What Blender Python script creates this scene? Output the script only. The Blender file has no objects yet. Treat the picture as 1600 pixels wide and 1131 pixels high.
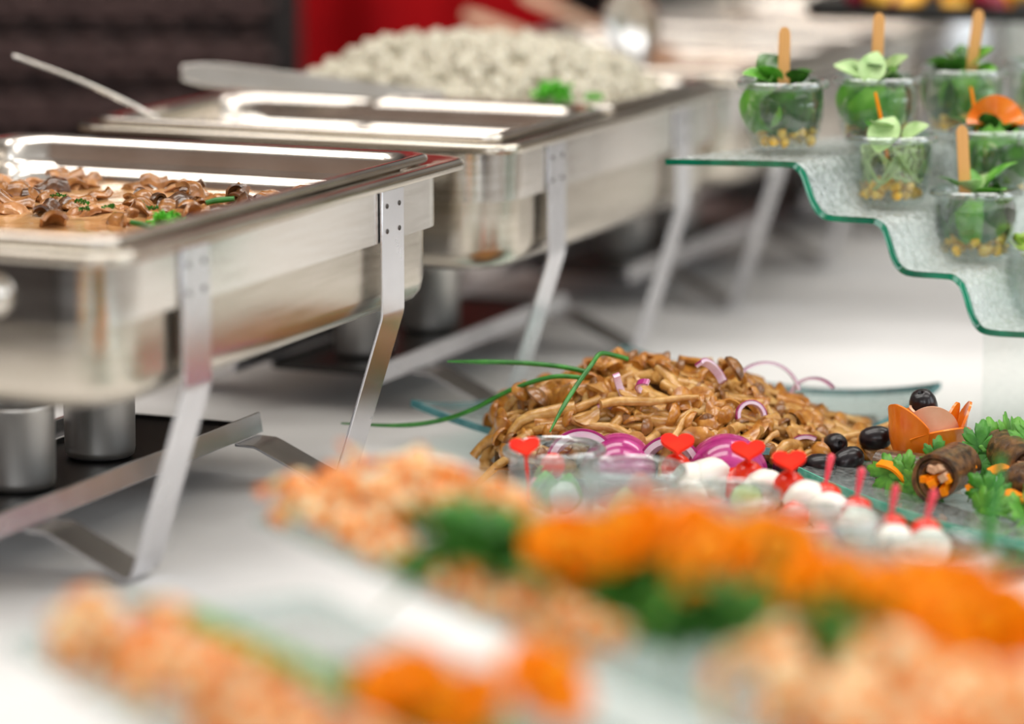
import bpy, math, random
from mathutils import Vector, Matrix, Euler, noise

random.seed(7)
SC = bpy.context.scene
COL = SC.collection
T = 0.75                      # height of the table top
R = math.radians
pi = math.pi

# ------------------------------------------------------------------ camera
cam_d = bpy.data.cameras.new('camera')
cam_d.lens = 117.0
cam_d.sensor_width = 36.0
cam_d.clip_start = 0.05
cam_d.dof.use_dof = True
cam_d.dof.focus_distance = 2.80
cam_d.dof.aperture_fstop = 1.8
cam = bpy.data.objects.new('camera', cam_d)
COL.objects.link(cam)
cam.location = (0, 0, T + 0.613)
cam.rotation_euler = (R(90 - 10.39), 0, 0)
SC.camera = cam

# ------------------------------------------------------------------ light
SC.view_settings.view_transform = 'Standard'
SC.view_settings.look = 'None'
SC.view_settings.exposure = 0.36
SC.view_settings.gamma = 1.0
SC.view_settings.use_curve_mapping = False
world = bpy.data.worlds.new('daylight')
SC.world = world
world.use_nodes = True
bg = world.node_tree.nodes['Background']
bg.inputs[0].default_value = (0.80, 0.90, 1.0, 1)
bg.inputs[1].default_value = 0.6

def area(name, loc, rot, sx, sy, power, col=(1, 1, 1)):
    d = bpy.data.lights.new(name, 'AREA')
    d.shape = 'RECTANGLE'; d.size = sx; d.size_y = sy
    d.energy = power; d.color = col
    o = bpy.data.objects.new(name, d); COL.objects.link(o)
    o.location = loc; o.rotation_euler = rot
    return o
WIN = [(0.2, 0.0), (2.4, 0.0)]          # window centres along the right wall
for i, (y, _) in enumerate(WIN):
    area('window_daylight', (3.36, y, 1.75), (0, R(90), 0), 1.9, 1.5, 18, (0.93, 0.97, 1.0))
for x in (-1.2, 1.2):
    area('window_daylight', (x, -2.36, 1.85), (R(90), 0, 0), 1.6, 1.8, 27, (0.97, 0.98, 1.0))
for x, y, w, p in ((-0.9, 2.35, 2.2, 22), (-0.7, 3.35, 2.2, 20), (1.5, 2.2, 1.8, 18), (1.5, 4.0, 1.8, 17)):
    area('added_ceiling_light', (x, y, 3.06), (0, 0, 0), w, 0.5, p, (1.0, 0.97, 0.92))  # overhead lights added without fixtures, to whiten the rims and brighten the cloth

# ------------------------------------------------------------------ materials
def lin(c):
    return tuple(((v / 255) / 12.92 if v / 255 <= 0.04045 else ((v / 255 + 0.055) / 1.055) ** 2.4) for v in c)
MATS = {}
def mat(name, c1, c2=None, rough=0.5, metal=0.0, scale=40.0, bump=0.0, bscale=None, spec=0.5, sss=0.0,
        coat=0.0, stretch=(1, 1, 1), lo=0.35, hi=0.65, detail=4.0, trans=0.0, ior=1.45, rvar=0.0):
    m = bpy.data.materials.new(name); m.use_nodes = True
    nt = m.node_tree; b = nt.nodes['Principled BSDF']
    b.inputs['Roughness'].default_value = rough
    b.inputs['Metallic'].default_value = metal
    b.inputs['Specular IOR Level'].default_value = spec
    b.inputs['Coat Weight'].default_value = coat
    b.inputs['Coat Roughness'].default_value = 0.08
    b.inputs['Transmission Weight'].default_value = trans
    b.inputs['IOR'].default_value = ior
    if sss:
        b.inputs['Subsurface Weight'].default_value = sss
        b.inputs['Subsurface Radius'].default_value = (0.006, 0.003, 0.0015)
        b.inputs['Subsurface Scale'].default_value = 1.0
    tc = nt.nodes.new('ShaderNodeTexCoord'); mp = nt.nodes.new('ShaderNodeMapping')
    mp.inputs['Scale'].default_value = stretch
    nt.links.new(tc.outputs['Object'], mp.inputs['Vector'])
    nz = nt.nodes.new('ShaderNodeTexNoise'); nz.inputs['Scale'].default_value = scale; nz.inputs['Detail'].default_value = detail
    nt.links.new(mp.outputs['Vector'], nz.inputs['Vector'])
    rp = nt.nodes.new('ShaderNodeValToRGB')
    a, z = lin(c1), lin(c2 if c2 else c1)
    rp.color_ramp.elements[0].position = lo; rp.color_ramp.elements[0].color = (*a, 1)
    rp.color_ramp.elements[1].position = hi; rp.color_ramp.elements[1].color = (*z, 1)
    nt.links.new(nz.outputs['Fac'], rp.inputs['Fac'])
    nt.links.new(rp.outputs['Color'], b.inputs['Base Color'])
    if rvar:
        mr = nt.nodes.new('ShaderNodeMapRange')
        mr.inputs['To Min'].default_value = max(0.02, rough - rvar); mr.inputs['To Max'].default_value = rough + rvar
        nt.links.new(nz.outputs['Fac'], mr.inputs['Value']); nt.links.new(mr.outputs['Result'], b.inputs['Roughness'])
    if bump:
        n2 = nt.nodes.new('ShaderNodeTexNoise'); n2.inputs['Scale'].default_value = bscale or scale * 2; n2.inputs['Detail'].default_value = 3
        nt.links.new(mp.outputs['Vector'], n2.inputs['Vector'])
        bp = nt.nodes.new('ShaderNodeBump'); bp.inputs['Strength'].default_value = bump; bp.inputs['Distance'].default_value = 0.002
        nt.links.new(n2.outputs['Fac'], bp.inputs['Height']); nt.links.new(bp.outputs['Normal'], b.inputs['Normal'])
    MATS[name] = m
    return m

def thin_glass(name, tint, gloss=0.03, diff=0.0, base=0.06, bump=0.0):
    """clear sheet glass: tinted transparency, fresnel gloss, optional frosting"""
    m = bpy.data.materials.new(name); m.use_nodes = True
    nt = m.node_tree; nt.nodes.clear(); N = nt.nodes.new; L = nt.links.new
    out = N('ShaderNodeOutputMaterial'); tr = N('ShaderNodeBsdfTransparent'); gl = N('ShaderNodeBsdfGlossy')
    tr.inputs['Color'].default_value = (*tint, 1); gl.inputs['Roughness'].default_value = gloss
    lw = N('ShaderNodeLayerWeight'); lw.inputs['Blend'].default_value = 0.25
    mr = N('ShaderNodeMapRange'); mr.inputs['To Min'].default_value = base; mr.inputs['To Max'].default_value = 0.85
    L(lw.outputs['Facing'], mr.inputs['Value'])
    pw = N('ShaderNodeMath'); pw.operation = 'POWER'; pw.inputs[1].default_value = 2.0
    L(mr.outputs['Result'], pw.inputs[0])
    mx = N('ShaderNodeMixShader'); L(pw.outputs[0], mx.inputs['Fac']); L(tr.outputs[0], mx.inputs[1]); L(gl.outputs[0], mx.inputs[2])
    last = mx
    tc = N('ShaderNodeTexCoord'); nz = N('ShaderNodeTexNoise'); nz.inputs['Scale'].default_value = 180; nz.inputs['Detail'].default_value = 3
    L(tc.outputs['Object'], nz.inputs['Vector'])
    if diff:
        df = N('ShaderNodeBsdfDiffuse'); df.inputs['Color'].default_value = (0.82, 0.87, 0.85, 1)
        rp = N('ShaderNodeMapRange'); rp.inputs['From Min'].default_value = 0.35; rp.inputs['From Max'].default_value = 0.7
        rp.inputs['To Min'].default_value = diff * 0.4; rp.inputs['To Max'].default_value = diff * 1.6
        L(nz.outputs['Fac'], rp.inputs['Value'])
        m2 = N('ShaderNodeMixShader'); L(rp.outputs['Result'], m2.inputs['Fac']); L(mx.outputs[0], m2.inputs[1]); L(df.outputs[0], m2.inputs[2])
        last = m2
    if bump:
        bp = N('ShaderNodeBump'); bp.inputs['Strength'].default_value = bump; bp.inputs['Distance'].default_value = 0.002
        L(nz.outputs['Fac'], bp.inputs['Height']); L(bp.outputs['Normal'], gl.inputs['Normal'])
    L(last.outputs[0], out.inputs['Surface'])
    MATS[name] = m
    return m

mat('steel', (214, 208, 200), (226, 222, 216), rough=0.17, metal=1, scale=14, stretch=(1, 1, 14), rvar=0.05)
mat('steel_brushed', (205, 200, 192), (222, 218, 210), rough=0.30, metal=1, scale=40, stretch=(1, 1, 0.15), rvar=0.06)
mat('steel_body', (196, 188, 174), (210, 202, 190), rough=0.24, metal=1, scale=14, stretch=(1, 1, 14), rvar=0.05)
mat('steel_pan', (214, 206, 196), (224, 218, 210), rough=0.22, metal=1, scale=20, rvar=0.04)
mat('steel_cup', (232, 228, 222), (240, 238, 234), rough=0.42, metal=1, scale=40, stretch=(1, 1, 0.15))
mat('steel_leg', (216, 216, 220), (228, 228, 232), rough=0.26, metal=1, scale=25, rvar=0.04)
mat('steel_dark', (70, 66, 64), (90, 84, 80), rough=0.35, metal=1, scale=25)
mat('black_metal', (14, 13, 13), (24, 22, 21), rough=0.4, scale=30)
mat('black_plastic', (12, 12, 12), (18, 18, 18), rough=0.35)
mat('cloth', (232, 230, 228), (238, 236, 234), rough=0.9, scale=9, bump=0.12, bscale=700, spec=0.2)
mat('curtain_red', (150, 6, 14), (170, 12, 18), rough=0.85, scale=8, bump=0.1, bscale=300, spec=0.15)
mat('curtain_white', (222, 222, 222), (232, 232, 230), rough=0.9, scale=8, spec=0.15)
mat('curtain_dark', (30, 24, 24), (38, 32, 31), rough=0.9, scale=8, spec=0.15)
mat('rattan', (44, 30, 29), (104, 80, 77), rough=0.5, scale=60, stretch=(0.3, 1, 1))
mat('rattan_dark', (22, 16, 15), (30, 22, 20), rough=0.7)
mat('wall', (206, 198, 188), (214, 206, 198), rough=0.9, scale=3, bump=0.1, bscale=90)
mat('wall_dark', (44, 36, 34), (56, 46, 42), rough=0.8, scale=3, bump=0.1, bscale=90)
mat('wall_brown', (158, 134, 120), (170, 146, 132), rough=0.85, scale=3, bump=0.1, bscale=90)
mat('dark_reflection_panel', (34, 24, 20), (48, 34, 28), rough=0.45, scale=9, stretch=(1, 1, 0.1))  # for the unseen wall panels added to darken steel reflections
mat('ceiling', (236, 234, 230), (242, 240, 236), rough=0.9, scale=3)
mat('floor', (44, 32, 26), (62, 46, 36), rough=0.45, scale=6, stretch=(1, 9, 1))
mat('frame_white', (226, 226, 224), (236, 236, 234), rough=0.4)
mat('wood_leg', (110, 78, 50), (136, 98, 62), rough=0.6, scale=12, stretch=(1, 1, 0.1))
thin_glass('window_glass', (0.96, 0.98, 0.98), 0.02)
thin_glass('jar_glass', (0.93, 0.96, 0.95), 0.03, base=0.24, diff=0.02)
thin_glass('rim_glass', (0.80, 0.86, 0.84), 0.05, base=0.42, diff=0.12)
thin_glass('plate_glass', (0.86, 0.93, 0.92), 0.05, diff=0.12, base=0.14)
thin_glass('stand_glass', (0.90, 0.95, 0.93), 0.08, diff=0.30, base=0.16, bump=0.6)
thin_glass('clear_glass', (0.95, 0.97, 0.96), 0.04, diff=0.04, base=0.10)
mat('glass_edge_green', (0, 92, 66), (12, 138, 102), rough=0.12, scale=30, coat=0.4)
mat('glass_edge_teal', (58, 118, 124), (100, 158, 160), rough=0.12, scale=60, coat=0.5)
mat('glass_edge_mint', (70, 160, 136), (120, 195, 172), rough=0.15, scale=60, coat=0.5)
mat('sauce', (196, 144, 92), (214, 168, 116), rough=0.18, scale=50, bump=0.3, bscale=120, coat=0.5)
mat('stew_brown', (132, 84, 40), (186, 128, 72), rough=0.25, scale=90, bump=0.4, coat=0.5)
mat('stew_dark', (70, 44, 26), (112, 72, 40), rough=0.25, scale=90, bump=0.4, coat=0.5)
mat('stew_pink', (176, 116, 68), (206, 150, 100), rough=0.25, scale=90, bump=0.4, coat=0.5)
mat('mush_stem', (188, 134, 62), (216, 172, 104), rough=0.28, scale=160, bump=0.25, coat=0.35, sss=0.1)
mat('mush_tan', (176, 120, 50), (206, 156, 84), rough=0.3, scale=160, bump=0.3, coat=0.45, sss=0.1)
mat('mush_cap', (164, 98, 28), (204, 142, 60), rough=0.28, scale=120, bump=0.3, coat=0.5)
mat('mush_dark', (104, 64, 28), (156, 104, 52), rough=0.28, scale=120, bump=0.3, coat=0.5)
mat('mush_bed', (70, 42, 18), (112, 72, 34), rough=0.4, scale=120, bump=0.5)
mat('onion_skin', (150, 18, 96), (196, 60, 140), rough=0.22, scale=26, stretch=(1, 5, 1), coat=0.5, sss=0.1)
mat('onion_flesh', (226, 184, 206), (238, 214, 226), rough=0.3, scale=60, coat=0.3, sss=0.2)
mat('olive', (16, 11, 14), (28, 18, 22), rough=0.32, scale=60, coat=0.15)
mat('olive_pit', (8, 6, 7), rough=0.6)
mat('chive', (24, 100, 22), (60, 142, 44), rough=0.35, scale=60, coat=0.2)
mat('parsley', (60, 126, 34), (104, 168, 58), rough=0.45, scale=70, bump=0.3, bscale=200, sss=0.05)
mat('parsley_dark', (36, 100, 20), (70, 140, 36), rough=0.45, scale=70, bump=0.3, bscale=200)
mat('parsley_curly', (70, 168, 34), (110, 205, 60), rough=0.45, scale=200)
mat('basil', (76, 146, 40), (120, 180, 72), rough=0.35, scale=50, bump=0.2, bscale=120)
mat('basil_pale', (160, 196, 126), (190, 216, 156), rough=0.4, scale=50, bump=0.2, bscale=120)
mat('basil_dark', (34, 76, 22), (66, 116, 38), rough=0.3, scale=50, coat=0.3)
mat('strand', (150, 178, 104), (182, 202, 138), rough=0.35, scale=60, coat=0.2)
mat('lettuce', (158, 206, 66), (196, 228, 112), rough=0.4, scale=80, bump=0.4, sss=0.1)
mat('corn', (226, 168, 28), (244, 204, 90), rough=0.3, scale=150, sss=0.15, coat=0.2)
mat('wood_stick', (222, 158, 86), (238, 186, 120), rough=0.6, scale=30, stretch=(3, 3, 0.15))
mat('carrot', (255, 152, 0), (255, 166, 4), rough=0.5, scale=40, spec=0.2)
mat('carrot_deep', (255, 138, 0), (255, 152, 2), rough=0.5, scale=40, spec=0.2)
mat('carrot_rose', (232, 112, 16), (244, 138, 34), rough=0.25, scale=40, coat=0.4, sss=0.1)
mat('rose_core', (232, 170, 132), (240, 190, 158), rough=0.3, scale=40, coat=0.3)
mat('prawn_orange', (252, 132, 24), (255, 156, 44), rough=0.25, scale=60, coat=0.5)
mat('prawn_cream', (246, 214, 146), (252, 232, 184), rough=0.25, scale=60, coat=0.5)
mat('tomato', (230, 34, 8), (246, 66, 16), rough=0.25, scale=30, coat=0.3, sss=0.1)
mat('pick_red', (240, 28, 14), (250, 48, 20), rough=0.6, spec=0.15)
mat('pick_pink', (236, 60, 84), (246, 92, 104), rough=0.25)
mat('mozzarella', (240, 234, 222), (248, 245, 238), rough=0.35, scale=40, sss=0.2, coat=0.2)
mat('radish', (232, 130, 140), (246, 190, 190), rough=0.35, scale=40)
mat('cucumber', (196, 214, 140), (216, 228, 170), rough=0.35, scale=60)
mat('cucumber_skin', (40, 92, 36), (64, 120, 48), rough=0.35, scale=60)
mat('rice', (184, 176, 156), (212, 206, 188), rough=0.5, scale=200, sss=0.1)
mat('aubergine', (46, 26, 16), (124, 86, 48), rough=0.35, scale=120, bump=0.5, coat=0.3)
mat('aubergine_flesh', (150, 124, 76), (186, 160, 104), rough=0.4, scale=120, bump=0.4)
mat('chicken', (206, 156, 120), (228, 186, 150), rough=0.45, scale=120, bump=0.4)
mat('leek', (70, 140, 30), (120, 180, 60), rough=0.35, scale=20, stretch=(4, 4, 0.4))
mat('wood_spoon', (176, 138, 112), (200, 162, 134), rough=0.6, scale=20, stretch=(0.2, 2, 2))
mat('globe', (226, 236, 246), (236, 242, 250), rough=0.35)
mat('berry', (120, 14, 40), (160, 24, 54), rough=0.3, coat=0.4)
mat('mango', (244, 170, 40), (250, 196, 80), rough=0.35, coat=0.3)

# ------------------------------------------------------------------ mesh builder
class MB:
    def __init__(s): s.v = []; s.f = []; s.m = []
    def add(s, vs, fs, mi=0):
        o = len(s.v); s.v += [tuple(p) for p in vs]
        s.f += [tuple(i + o for i in f) for f in fs]; s.m += [mi] * len(fs)
        return s
    def box(s, c, d, M=None, mi=0):
        x, y, z = (k / 2 for k in d)
        vs = [Vector((sx * x, sy * y, sz * z)) for sx in (-1, 1) for sy in (-1, 1) for sz in (-1, 1)]
        vs = [(M @ p if M else p) + Vector(c) for p in vs]
        return s.add(vs, [(0, 1, 3, 2), (4, 6, 7, 5), (0, 4, 5, 1), (2, 3, 7, 6), (0, 2, 6, 4), (1, 5, 7, 3)], mi)
    def loft(s, loops, cap0=False, cap1=False, mi=0, closed=True):
        n = len(loops[0]); vs = [p for l in loops for p in l]; fs = []
        for i in range(len(loops) - 1):
            for j in range(n if closed else n - 1):
                k = (j + 1) % n
                fs.append((i * n + j, i * n + k, (i + 1) * n + k, (i + 1) * n + j))
        if cap0: fs.append(tuple(range(n))[::-1])
        if cap1: fs.append(tuple((len(loops) - 1) * n + j for j in range(n)))
        return s.add(vs, fs, mi)
    def tube(s, pts, r, n=8, caps=True, flat=1.0, mi=0):
        pts = [Vector(p) for p in pts]; loops = []
        up = Vector((0.13, 0.21, 0.97))
        for i, p in enumerate(pts):
            t = (pts[min(i + 1, len(pts) - 1)] - pts[max(i - 1, 0)]).normalized()
            if abs(t.dot(up)) > 0.95: up = Vector((0.97, 0.2, 0.1))
            a = t.cross(up).normalized(); b = a.cross(t).normalized()
            up = b
            q = r[i] if isinstance(r, (list, tuple)) else r
            loops.append([p + a * math.cos(2 * pi * k / n) * q + b * math.sin(2 * pi * k / n) * q * flat for k in range(n)])
        return s.loft(loops, caps, caps, mi)
    def lathe(s, prof, n=32, c=(0, 0, 0), mi=0):
        loops = []
        for r, z in prof:
            loops.append([(c[0] + r * math.cos(2 * pi * k / n), c[1] + r * math.sin(2 * pi * k / n), c[2] + z) for k in range(n)])
        return s.loft(loops, False, False, mi)
    def ribbon(s, pts, wd, w, t, mi=0):
        pts = [Vector(p) for p in pts]; wd = Vector(wd).normalized(); loops = []
        for i, p in enumerate(pts):
            tg = (pts[min(i + 1, len(pts) - 1)] - pts[max(i - 1, 0)]).normalized()
            nn = tg.cross(wd).normalized()
            ww = w[i] if isinstance(w, (list, tuple)) else w
            loops.append([p + wd * ww / 2 + nn * t / 2, p - wd * ww / 2 + nn * t / 2, p - wd * ww / 2 - nn * t / 2, p + wd * ww / 2 - nn * t / 2])
        return s.loft(loops, True, True, mi)
    def ellip(s, c, r, nu=12, nv=8, M=None, fn=None, mi=0):
        vs = []; fs = []
        for i in range(nv + 1):
            th = pi * i / nv
            for j in range(nu):
                ph = 2 * pi * j / nu
                d = Vector((math.sin(th) * math.cos(ph), math.sin(th) * math.sin(ph), math.cos(th)))
                k = fn(d) if fn else 1.0
                p = Vector((d.x * r[0] * k, d.y * r[1] * k, d.z * r[2] * k))
                vs.append((M @ p if M else p) + Vector(c))
        for i in range(nv):
            for j in range(nu):
                k = (j + 1) % nu
                fs.append((i * nu + j, (i + 1) * nu + j, (i + 1) * nu + k, i * nu + k))
        return s.add(vs, fs, mi)
    def sheet(s, fn, nu, nv, mi=0):
        vs = [fn(i / nu, j / nv) for i in range(nu + 1) for j in range(nv + 1)]
        fs = [(i * (nv + 1) + j, (i + 1) * (nv + 1) + j, (i + 1) * (nv + 1) + j + 1, i * (nv + 1) + j + 1) for i in range(nu) for j in range(nv)]
        return s.add(vs, fs, mi)
    def shell(s, fn, nu, nv, th, mo=0, mi=0, me=0):
        """sheet with thickness: outer material mo, inner mi, edge me"""
        P = [[Vector(fn(i / nu, j / nv)) for j in range(nv + 1)] for i in range(nu + 1)]
        def nrm(i, j):
            a = P[min(i + 1, nu)][j] - P[max(i - 1, 0)][j]; b = P[i][min(j + 1, nv)] - P[i][max(j - 1, 0)]
            c = a.cross(b)
            return c.normalized() if c.length > 1e-12 else Vector((0, 0, 1))
        A = [P[i][j] + nrm(i, j) * th / 2 for i in range(nu + 1) for j in range(nv + 1)]
        B = [P[i][j] - nrm(i, j) * th / 2 for i in range(nu + 1) for j in range(nv + 1)]
        n = nv + 1; o = len(A)
        f1 = [(i * n + j, (i + 1) * n + j, (i + 1) * n + j + 1, i * n + j + 1) for i in range(nu) for j in range(nv)]
        f2 = [tuple(q + o for q in f[::-1]) for f in f1]
        fe = []
        for i in range(nu):
            fe.append((i * n, i * n + o, (i + 1) * n + o, (i + 1) * n))
            fe.append((i * n + nv, (i + 1) * n + nv, (i + 1) * n + nv + o, i * n + nv + o))
        for j in range(nv):
            fe.append((j, j + 1, j + 1 + o, j + o))
            q = nu * n
            fe.append((q + j, q + j + o, q + j + 1 + o, q + j + 1))
        b0 = len(s.v); s.v += [tuple(p) for p in A + B]
        for fs, m in ((f1, mo), (f2, mi), (fe, me)):
            s.f += [tuple(q + b0 for q in f) for f in fs]; s.m += [m] * len(fs)
        return s
    def mesh(s, name, mats, smooth=True):
        me = bpy.data.meshes.new(name)
        me.from_pydata(s.v, [], s.f)
        for m in (mats if isinstance(mats, (list, tuple)) else [mats]): me.materials.append(MATS[m])
        me.polygons.foreach_set('material_index', s.m)
        me.validate(); me.update()
        if smooth:
            me.polygons.foreach_set('use_smooth', [True] * len(me.polygons))
            if smooth != 'all':
                try: me.set_sharp_from_angle(angle=R(55))
                except Exception: pass
        return me

def link(o, lk=True):
    if lk: COL.objects.link(o)
    return o
def obj(name, mb, mats, parent=None, loc=(0, 0, 0), rot=(0, 0, 0), smooth=True, bevel=0, lk=True):
    me = mb if isinstance(mb, bpy.types.Mesh) else mb.mesh(name, mats, smooth)
    o = bpy.data.objects.new(name, me); link(o, lk)
    o.location = loc; o.rotation_euler = rot
    if parent: o.parent = parent
    if bevel:
        md = o.modifiers.new('bevel', 'BEVEL'); md.width = bevel; md.segments = 2; md.limit_method = 'ANGLE'
    return o
def empty(name, loc=(0, 0, 0), rot=(0, 0, 0), lk=True):
    o = bpy.data.objects.new(name, None); link(o, lk); o.location = loc; o.rotation_euler = rot; o.empty_display_size = 0.02
    return o
def tag(o, label=None, cat=None, group=None, kind=None):
    if label: o['label'] = label
    if cat: o['category'] = cat
    if group: o['group'] = group
    if kind: o['kind'] = kind
    return o
KIDS = {}
def proto_child(parent, child):
    KIDS.setdefault(parent.name, []).append(child); child.parent = parent
def put(proto, loc, rot=(0, 0, 0), sc=1.0, label=None, cat=None, group=None):
    """place a copy of a prototype thing with copies of its parts and sub-parts"""
    def rec(src, par):
        c = src.copy(); COL.objects.link(c); c.parent = par
        for ch in KIDS.get(src.name, []): rec(ch, c)
        return c
    o = rec(proto, None)
    o.location = loc; o.rotation_euler = rot if not isinstance(rot, Matrix) else rot.to_euler()
    o.scale = (sc, sc, sc) if not isinstance(sc, (tuple, list)) else sc
    return tag(o, label, cat, group)
PROTOS = []
def P_empty(name):
    o = empty(name, lk=False); PROTOS.append(o); return o
def P_part(parent, name, mb, mats, **k):
    o = obj(name, mb, mats, lk=False, **k); PROTOS.append(o)
    if parent: proto_child(parent, o)
    return o
def rr(hx, hy, r, z, n=6):
    """rounded rectangle loop"""
    pts = []
    for cx, cy, a0 in ((hx - r, hy - r, 0), (-hx + r, hy - r, 90), (-hx + r, -hy + r, 180), (hx - r, -hy + r, 270)):
        for k in range(n + 1):
            a = R(a0 + 90 * k / n)
            pts.append(Vector((cx + r * math.cos(a), cy + r * math.sin(a), z)))
    return pts
def bez(p0, p1, p2, p3, n=16):
    p0, p1, p2, p3 = map(Vector, (p0, p1, p2, p3))
    return [p0 * (1 - t) ** 3 + p1 * 3 * t * (1 - t) ** 2 + p2 * 3 * t * t * (1 - t) + p3 * t ** 3 for t in (i / n for i in range(n + 1))]
def cat_rom(pts, n=6):
    pts = [Vector(p) for p in pts]; out = []
    for i in range(len(pts) - 1):
        a = pts[max(i - 1, 0)]; b = pts[i]; c = pts[i + 1]; d = pts[min(i + 2, len(pts) - 1)]
        for k in range(n):
            t = k / n
            out.append(0.5 * ((2 * b) + (c - a) * t + (2 * a - 5 * b + 4 * c - d) * t * t + (3 * b - a - 3 * c + d) * t ** 3))
    out.append(pts[-1]); return out
def rnd(a, b): return random.uniform(a, b)

# ================================================================== SETTING
def struct(name, mb, m, **k): return tag(obj(name, mb, m, **k), kind='structure')
X0, X1, Y0, Y1, ZC = -3.2, 3.4, -2.4, 7.6, 3.1
struct('floor', MB().box((0.1, 2.6, -0.03), (6.8, 10.2, 0.06)), 'floor', smooth=False)
struct('ceiling', MB().box((0.1, 2.6, ZC + 0.03), (6.8, 10.2, 0.06)), 'ceiling', smooth=False)
struct('wall_left', MB().box((X0 - 0.05, 2.6, ZC / 2), (0.1, 10.2, ZC)), 'wall_brown', smooth=False)
struct('wall_back', MB().box((0.1, Y1 + 0.05, ZC / 2), (6.6, 0.1, ZC)), 'wall_dark', smooth=False)
def wall_openings(name, along, pos, lo, hi, wins, z0, z1, m='wall'):
    mb = MB()
    def b(a0, a1, za, zb):
        if a1 - a0 < 1e-4: return
        c = (a0 + a1) / 2; d = a1 - a0
        if along == 'y': mb.box((pos, c, (za + zb) / 2), (0.1, d, zb - za))
        else: mb.box((c, pos, (za + zb) / 2), (d, 0.1, zb - za))
    b(lo, hi, 0, z0); b(lo, hi, z1, ZC)
    e = lo
    for a0, a1 in wins: b(e, a0, z0, z1); e = a1
    b(e, hi, z0, z1)
    return struct(name, mb, m, smooth=False)
rw = [(y - 0.85, y + 0.85) for y, _ in WIN]
wall_openings('wall_right', 'y', X1 + 0.05, Y0, Y1, rw, 0.7, 2.75)
fw = [(-2.1, -0.3), (0.3, 2.1)]
wall_openings('wall_front', 'x', Y0 - 0.05, X0, X1, fw, 0.95, 2.8, 'wall_brown')
struct('unseen_dark_panel_1', MB().box((X0 + 0.015, 2.6, 0.46), (0.03, 10.0, 0.92)), 'dark_reflection_panel', smooth=False)  # both low wall panels are unseen, added so steel end faces reflect dark
struct('unseen_dark_panel_2', MB().box((0.1, Y0 + 0.015, 0.43), (6.5, 0.03, 0.86)), 'dark_reflection_panel', smooth=False)
def window(name, along, pos, a0, a1, z0, z1):
    root = tag(empty(name, (pos, (a0 + a1) / 2, z0) if along == 'y' else ((a0 + a1) / 2, pos, z0)), kind='structure')
    w, h = a1 - a0, z1 - z0
    fr = MB(); t = 0.06
    for c, d in (((0, 0, t / 2), (w, 0.06, t)), ((0, 0, h - t / 2), (w, 0.06, t)), ((-w / 2 + t / 2, 0, h / 2), (t, 0.06, h)), ((w / 2 - t / 2, 0, h / 2), (t, 0.06, h)), ((0, 0, h / 2), (t, 0.05, h))):
        fr.box(c, d)
    rz = R(90) if along == 'y' else 0
    obj('window_frame', fr, 'frame_white', root, rot=(0, 0, rz), smooth=False)
    for sgn in (-1, 1):
        g = MB().box((sgn * w / 4, 0, h / 2), (w / 2 - 0.09, 0.006, h - 0.12))
        obj('pane', g, 'window_glass', root, rot=(0, 0, rz), smooth=False)
for i, (a0, a1) in enumerate(rw): window('window_%d' % (i + 1), 'y', X1 + 0.05, a0, a1, 0.7, 2.75)
for i, (a0, a1) in enumerate(fw): window('window_%d' % (i + 3), 'x', Y0 - 0.05, a0, a1, 0.95, 2.8)

# ------------------------------------------------------------------ buffet row frame
PHI = R(22.85)
D1 = Vector((math.sin(PHI), math.cos(PHI), 0)); D2 = Vector((math.cos(PHI), -math.sin(PHI), 0))
C1 = Vector((-0.2761, 2.2916, 0))                      # near right rim corner of the first dish
ROT = (0, 0, -PHI)
def row(s, l, z=0.0):                                  # along the row, across it, height over the table
    return C1 + D1 * s + D2 * l + Vector((0, 0, T + z))

# table and cloth
tb = tag(empty('buffet_table', row(1.555, 0.3, -T), ROT), 'long wooden buffet table hidden under the white cloth', 'table')
obj('table_top', MB().box((0, 0, T - 0.03), (1.6, 4.6, 0.04)), 'wood_leg', tb, smooth=False)
for sx in (-0.72, 0.72):
    for sy in (-2.2, -0.8, 0.8, 2.2):
        obj('leg', MB().box((sx, sy, (T - 0.05) / 2), (0.06, 0.06, T - 0.05)), 'wood_leg', tb, smooth=False)
def cloth():
    mb = MB(); hx, hy = 0.81, 2.305
    def wr(x, y):
        v = Vector((x, y, 0))
        a = noise.noise(Vector((x * 5.0 + 3, y * 1.6, 0.3))) * 0.0036
        a += noise.noise(Vector((x * 14, y * 5, 1.7))) * 0.0008
        a += 0.0016 * math.exp(-((x * 0.9 + y * 0.25 + 0.3) / 0.012) ** 2)
        return a - 0.0042
    NX, NY = 90, 230
    mb.sheet(lambda u, w: (-hx + 2 * hx * u, -hy + 2 * hy * w, wr(-hx + 2 * hx * u, -hy + 2 * hy * w)), NX, NY)
    def skirt(a, b, nrm):
        L = (b - a).length
        def fn(u, w):
            p = a.lerp(b, u); q = 0.03 * w * (1 + 0.9 * math.sin(u * L * 16) + 0.5 * math.sin(u * L * 37 + 1))
            z = -w * (T - 0.04)
            if w < 0.001: z = wr(p.x, p.y)
            return p + nrm * q * (1 if w > 0 else 0) + Vector((0, 0, z))
        mb.sheet(fn, int(L * 40), 6)
    c = [Vector((-hx, -hy, 0)), Vector((hx, -hy, 0)), Vector((hx, hy, 0)), Vector((-hx, hy, 0))]
    for i, n in enumerate((Vector((0, -1, 0)), Vector((1, 0, 0)), Vector((0, 1, 0)), Vector((-1, 0, 0)))):
        skirt(c[i], c[(i + 1) % 4], n)
    return mb
tag(obj('tablecloth', cloth(), 'cloth', loc=row(1.555, 0.3, 0), rot=ROT, smooth='all'), 'white wrinkled cloth covering the whole buffet table', 'tablecloth')

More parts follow.
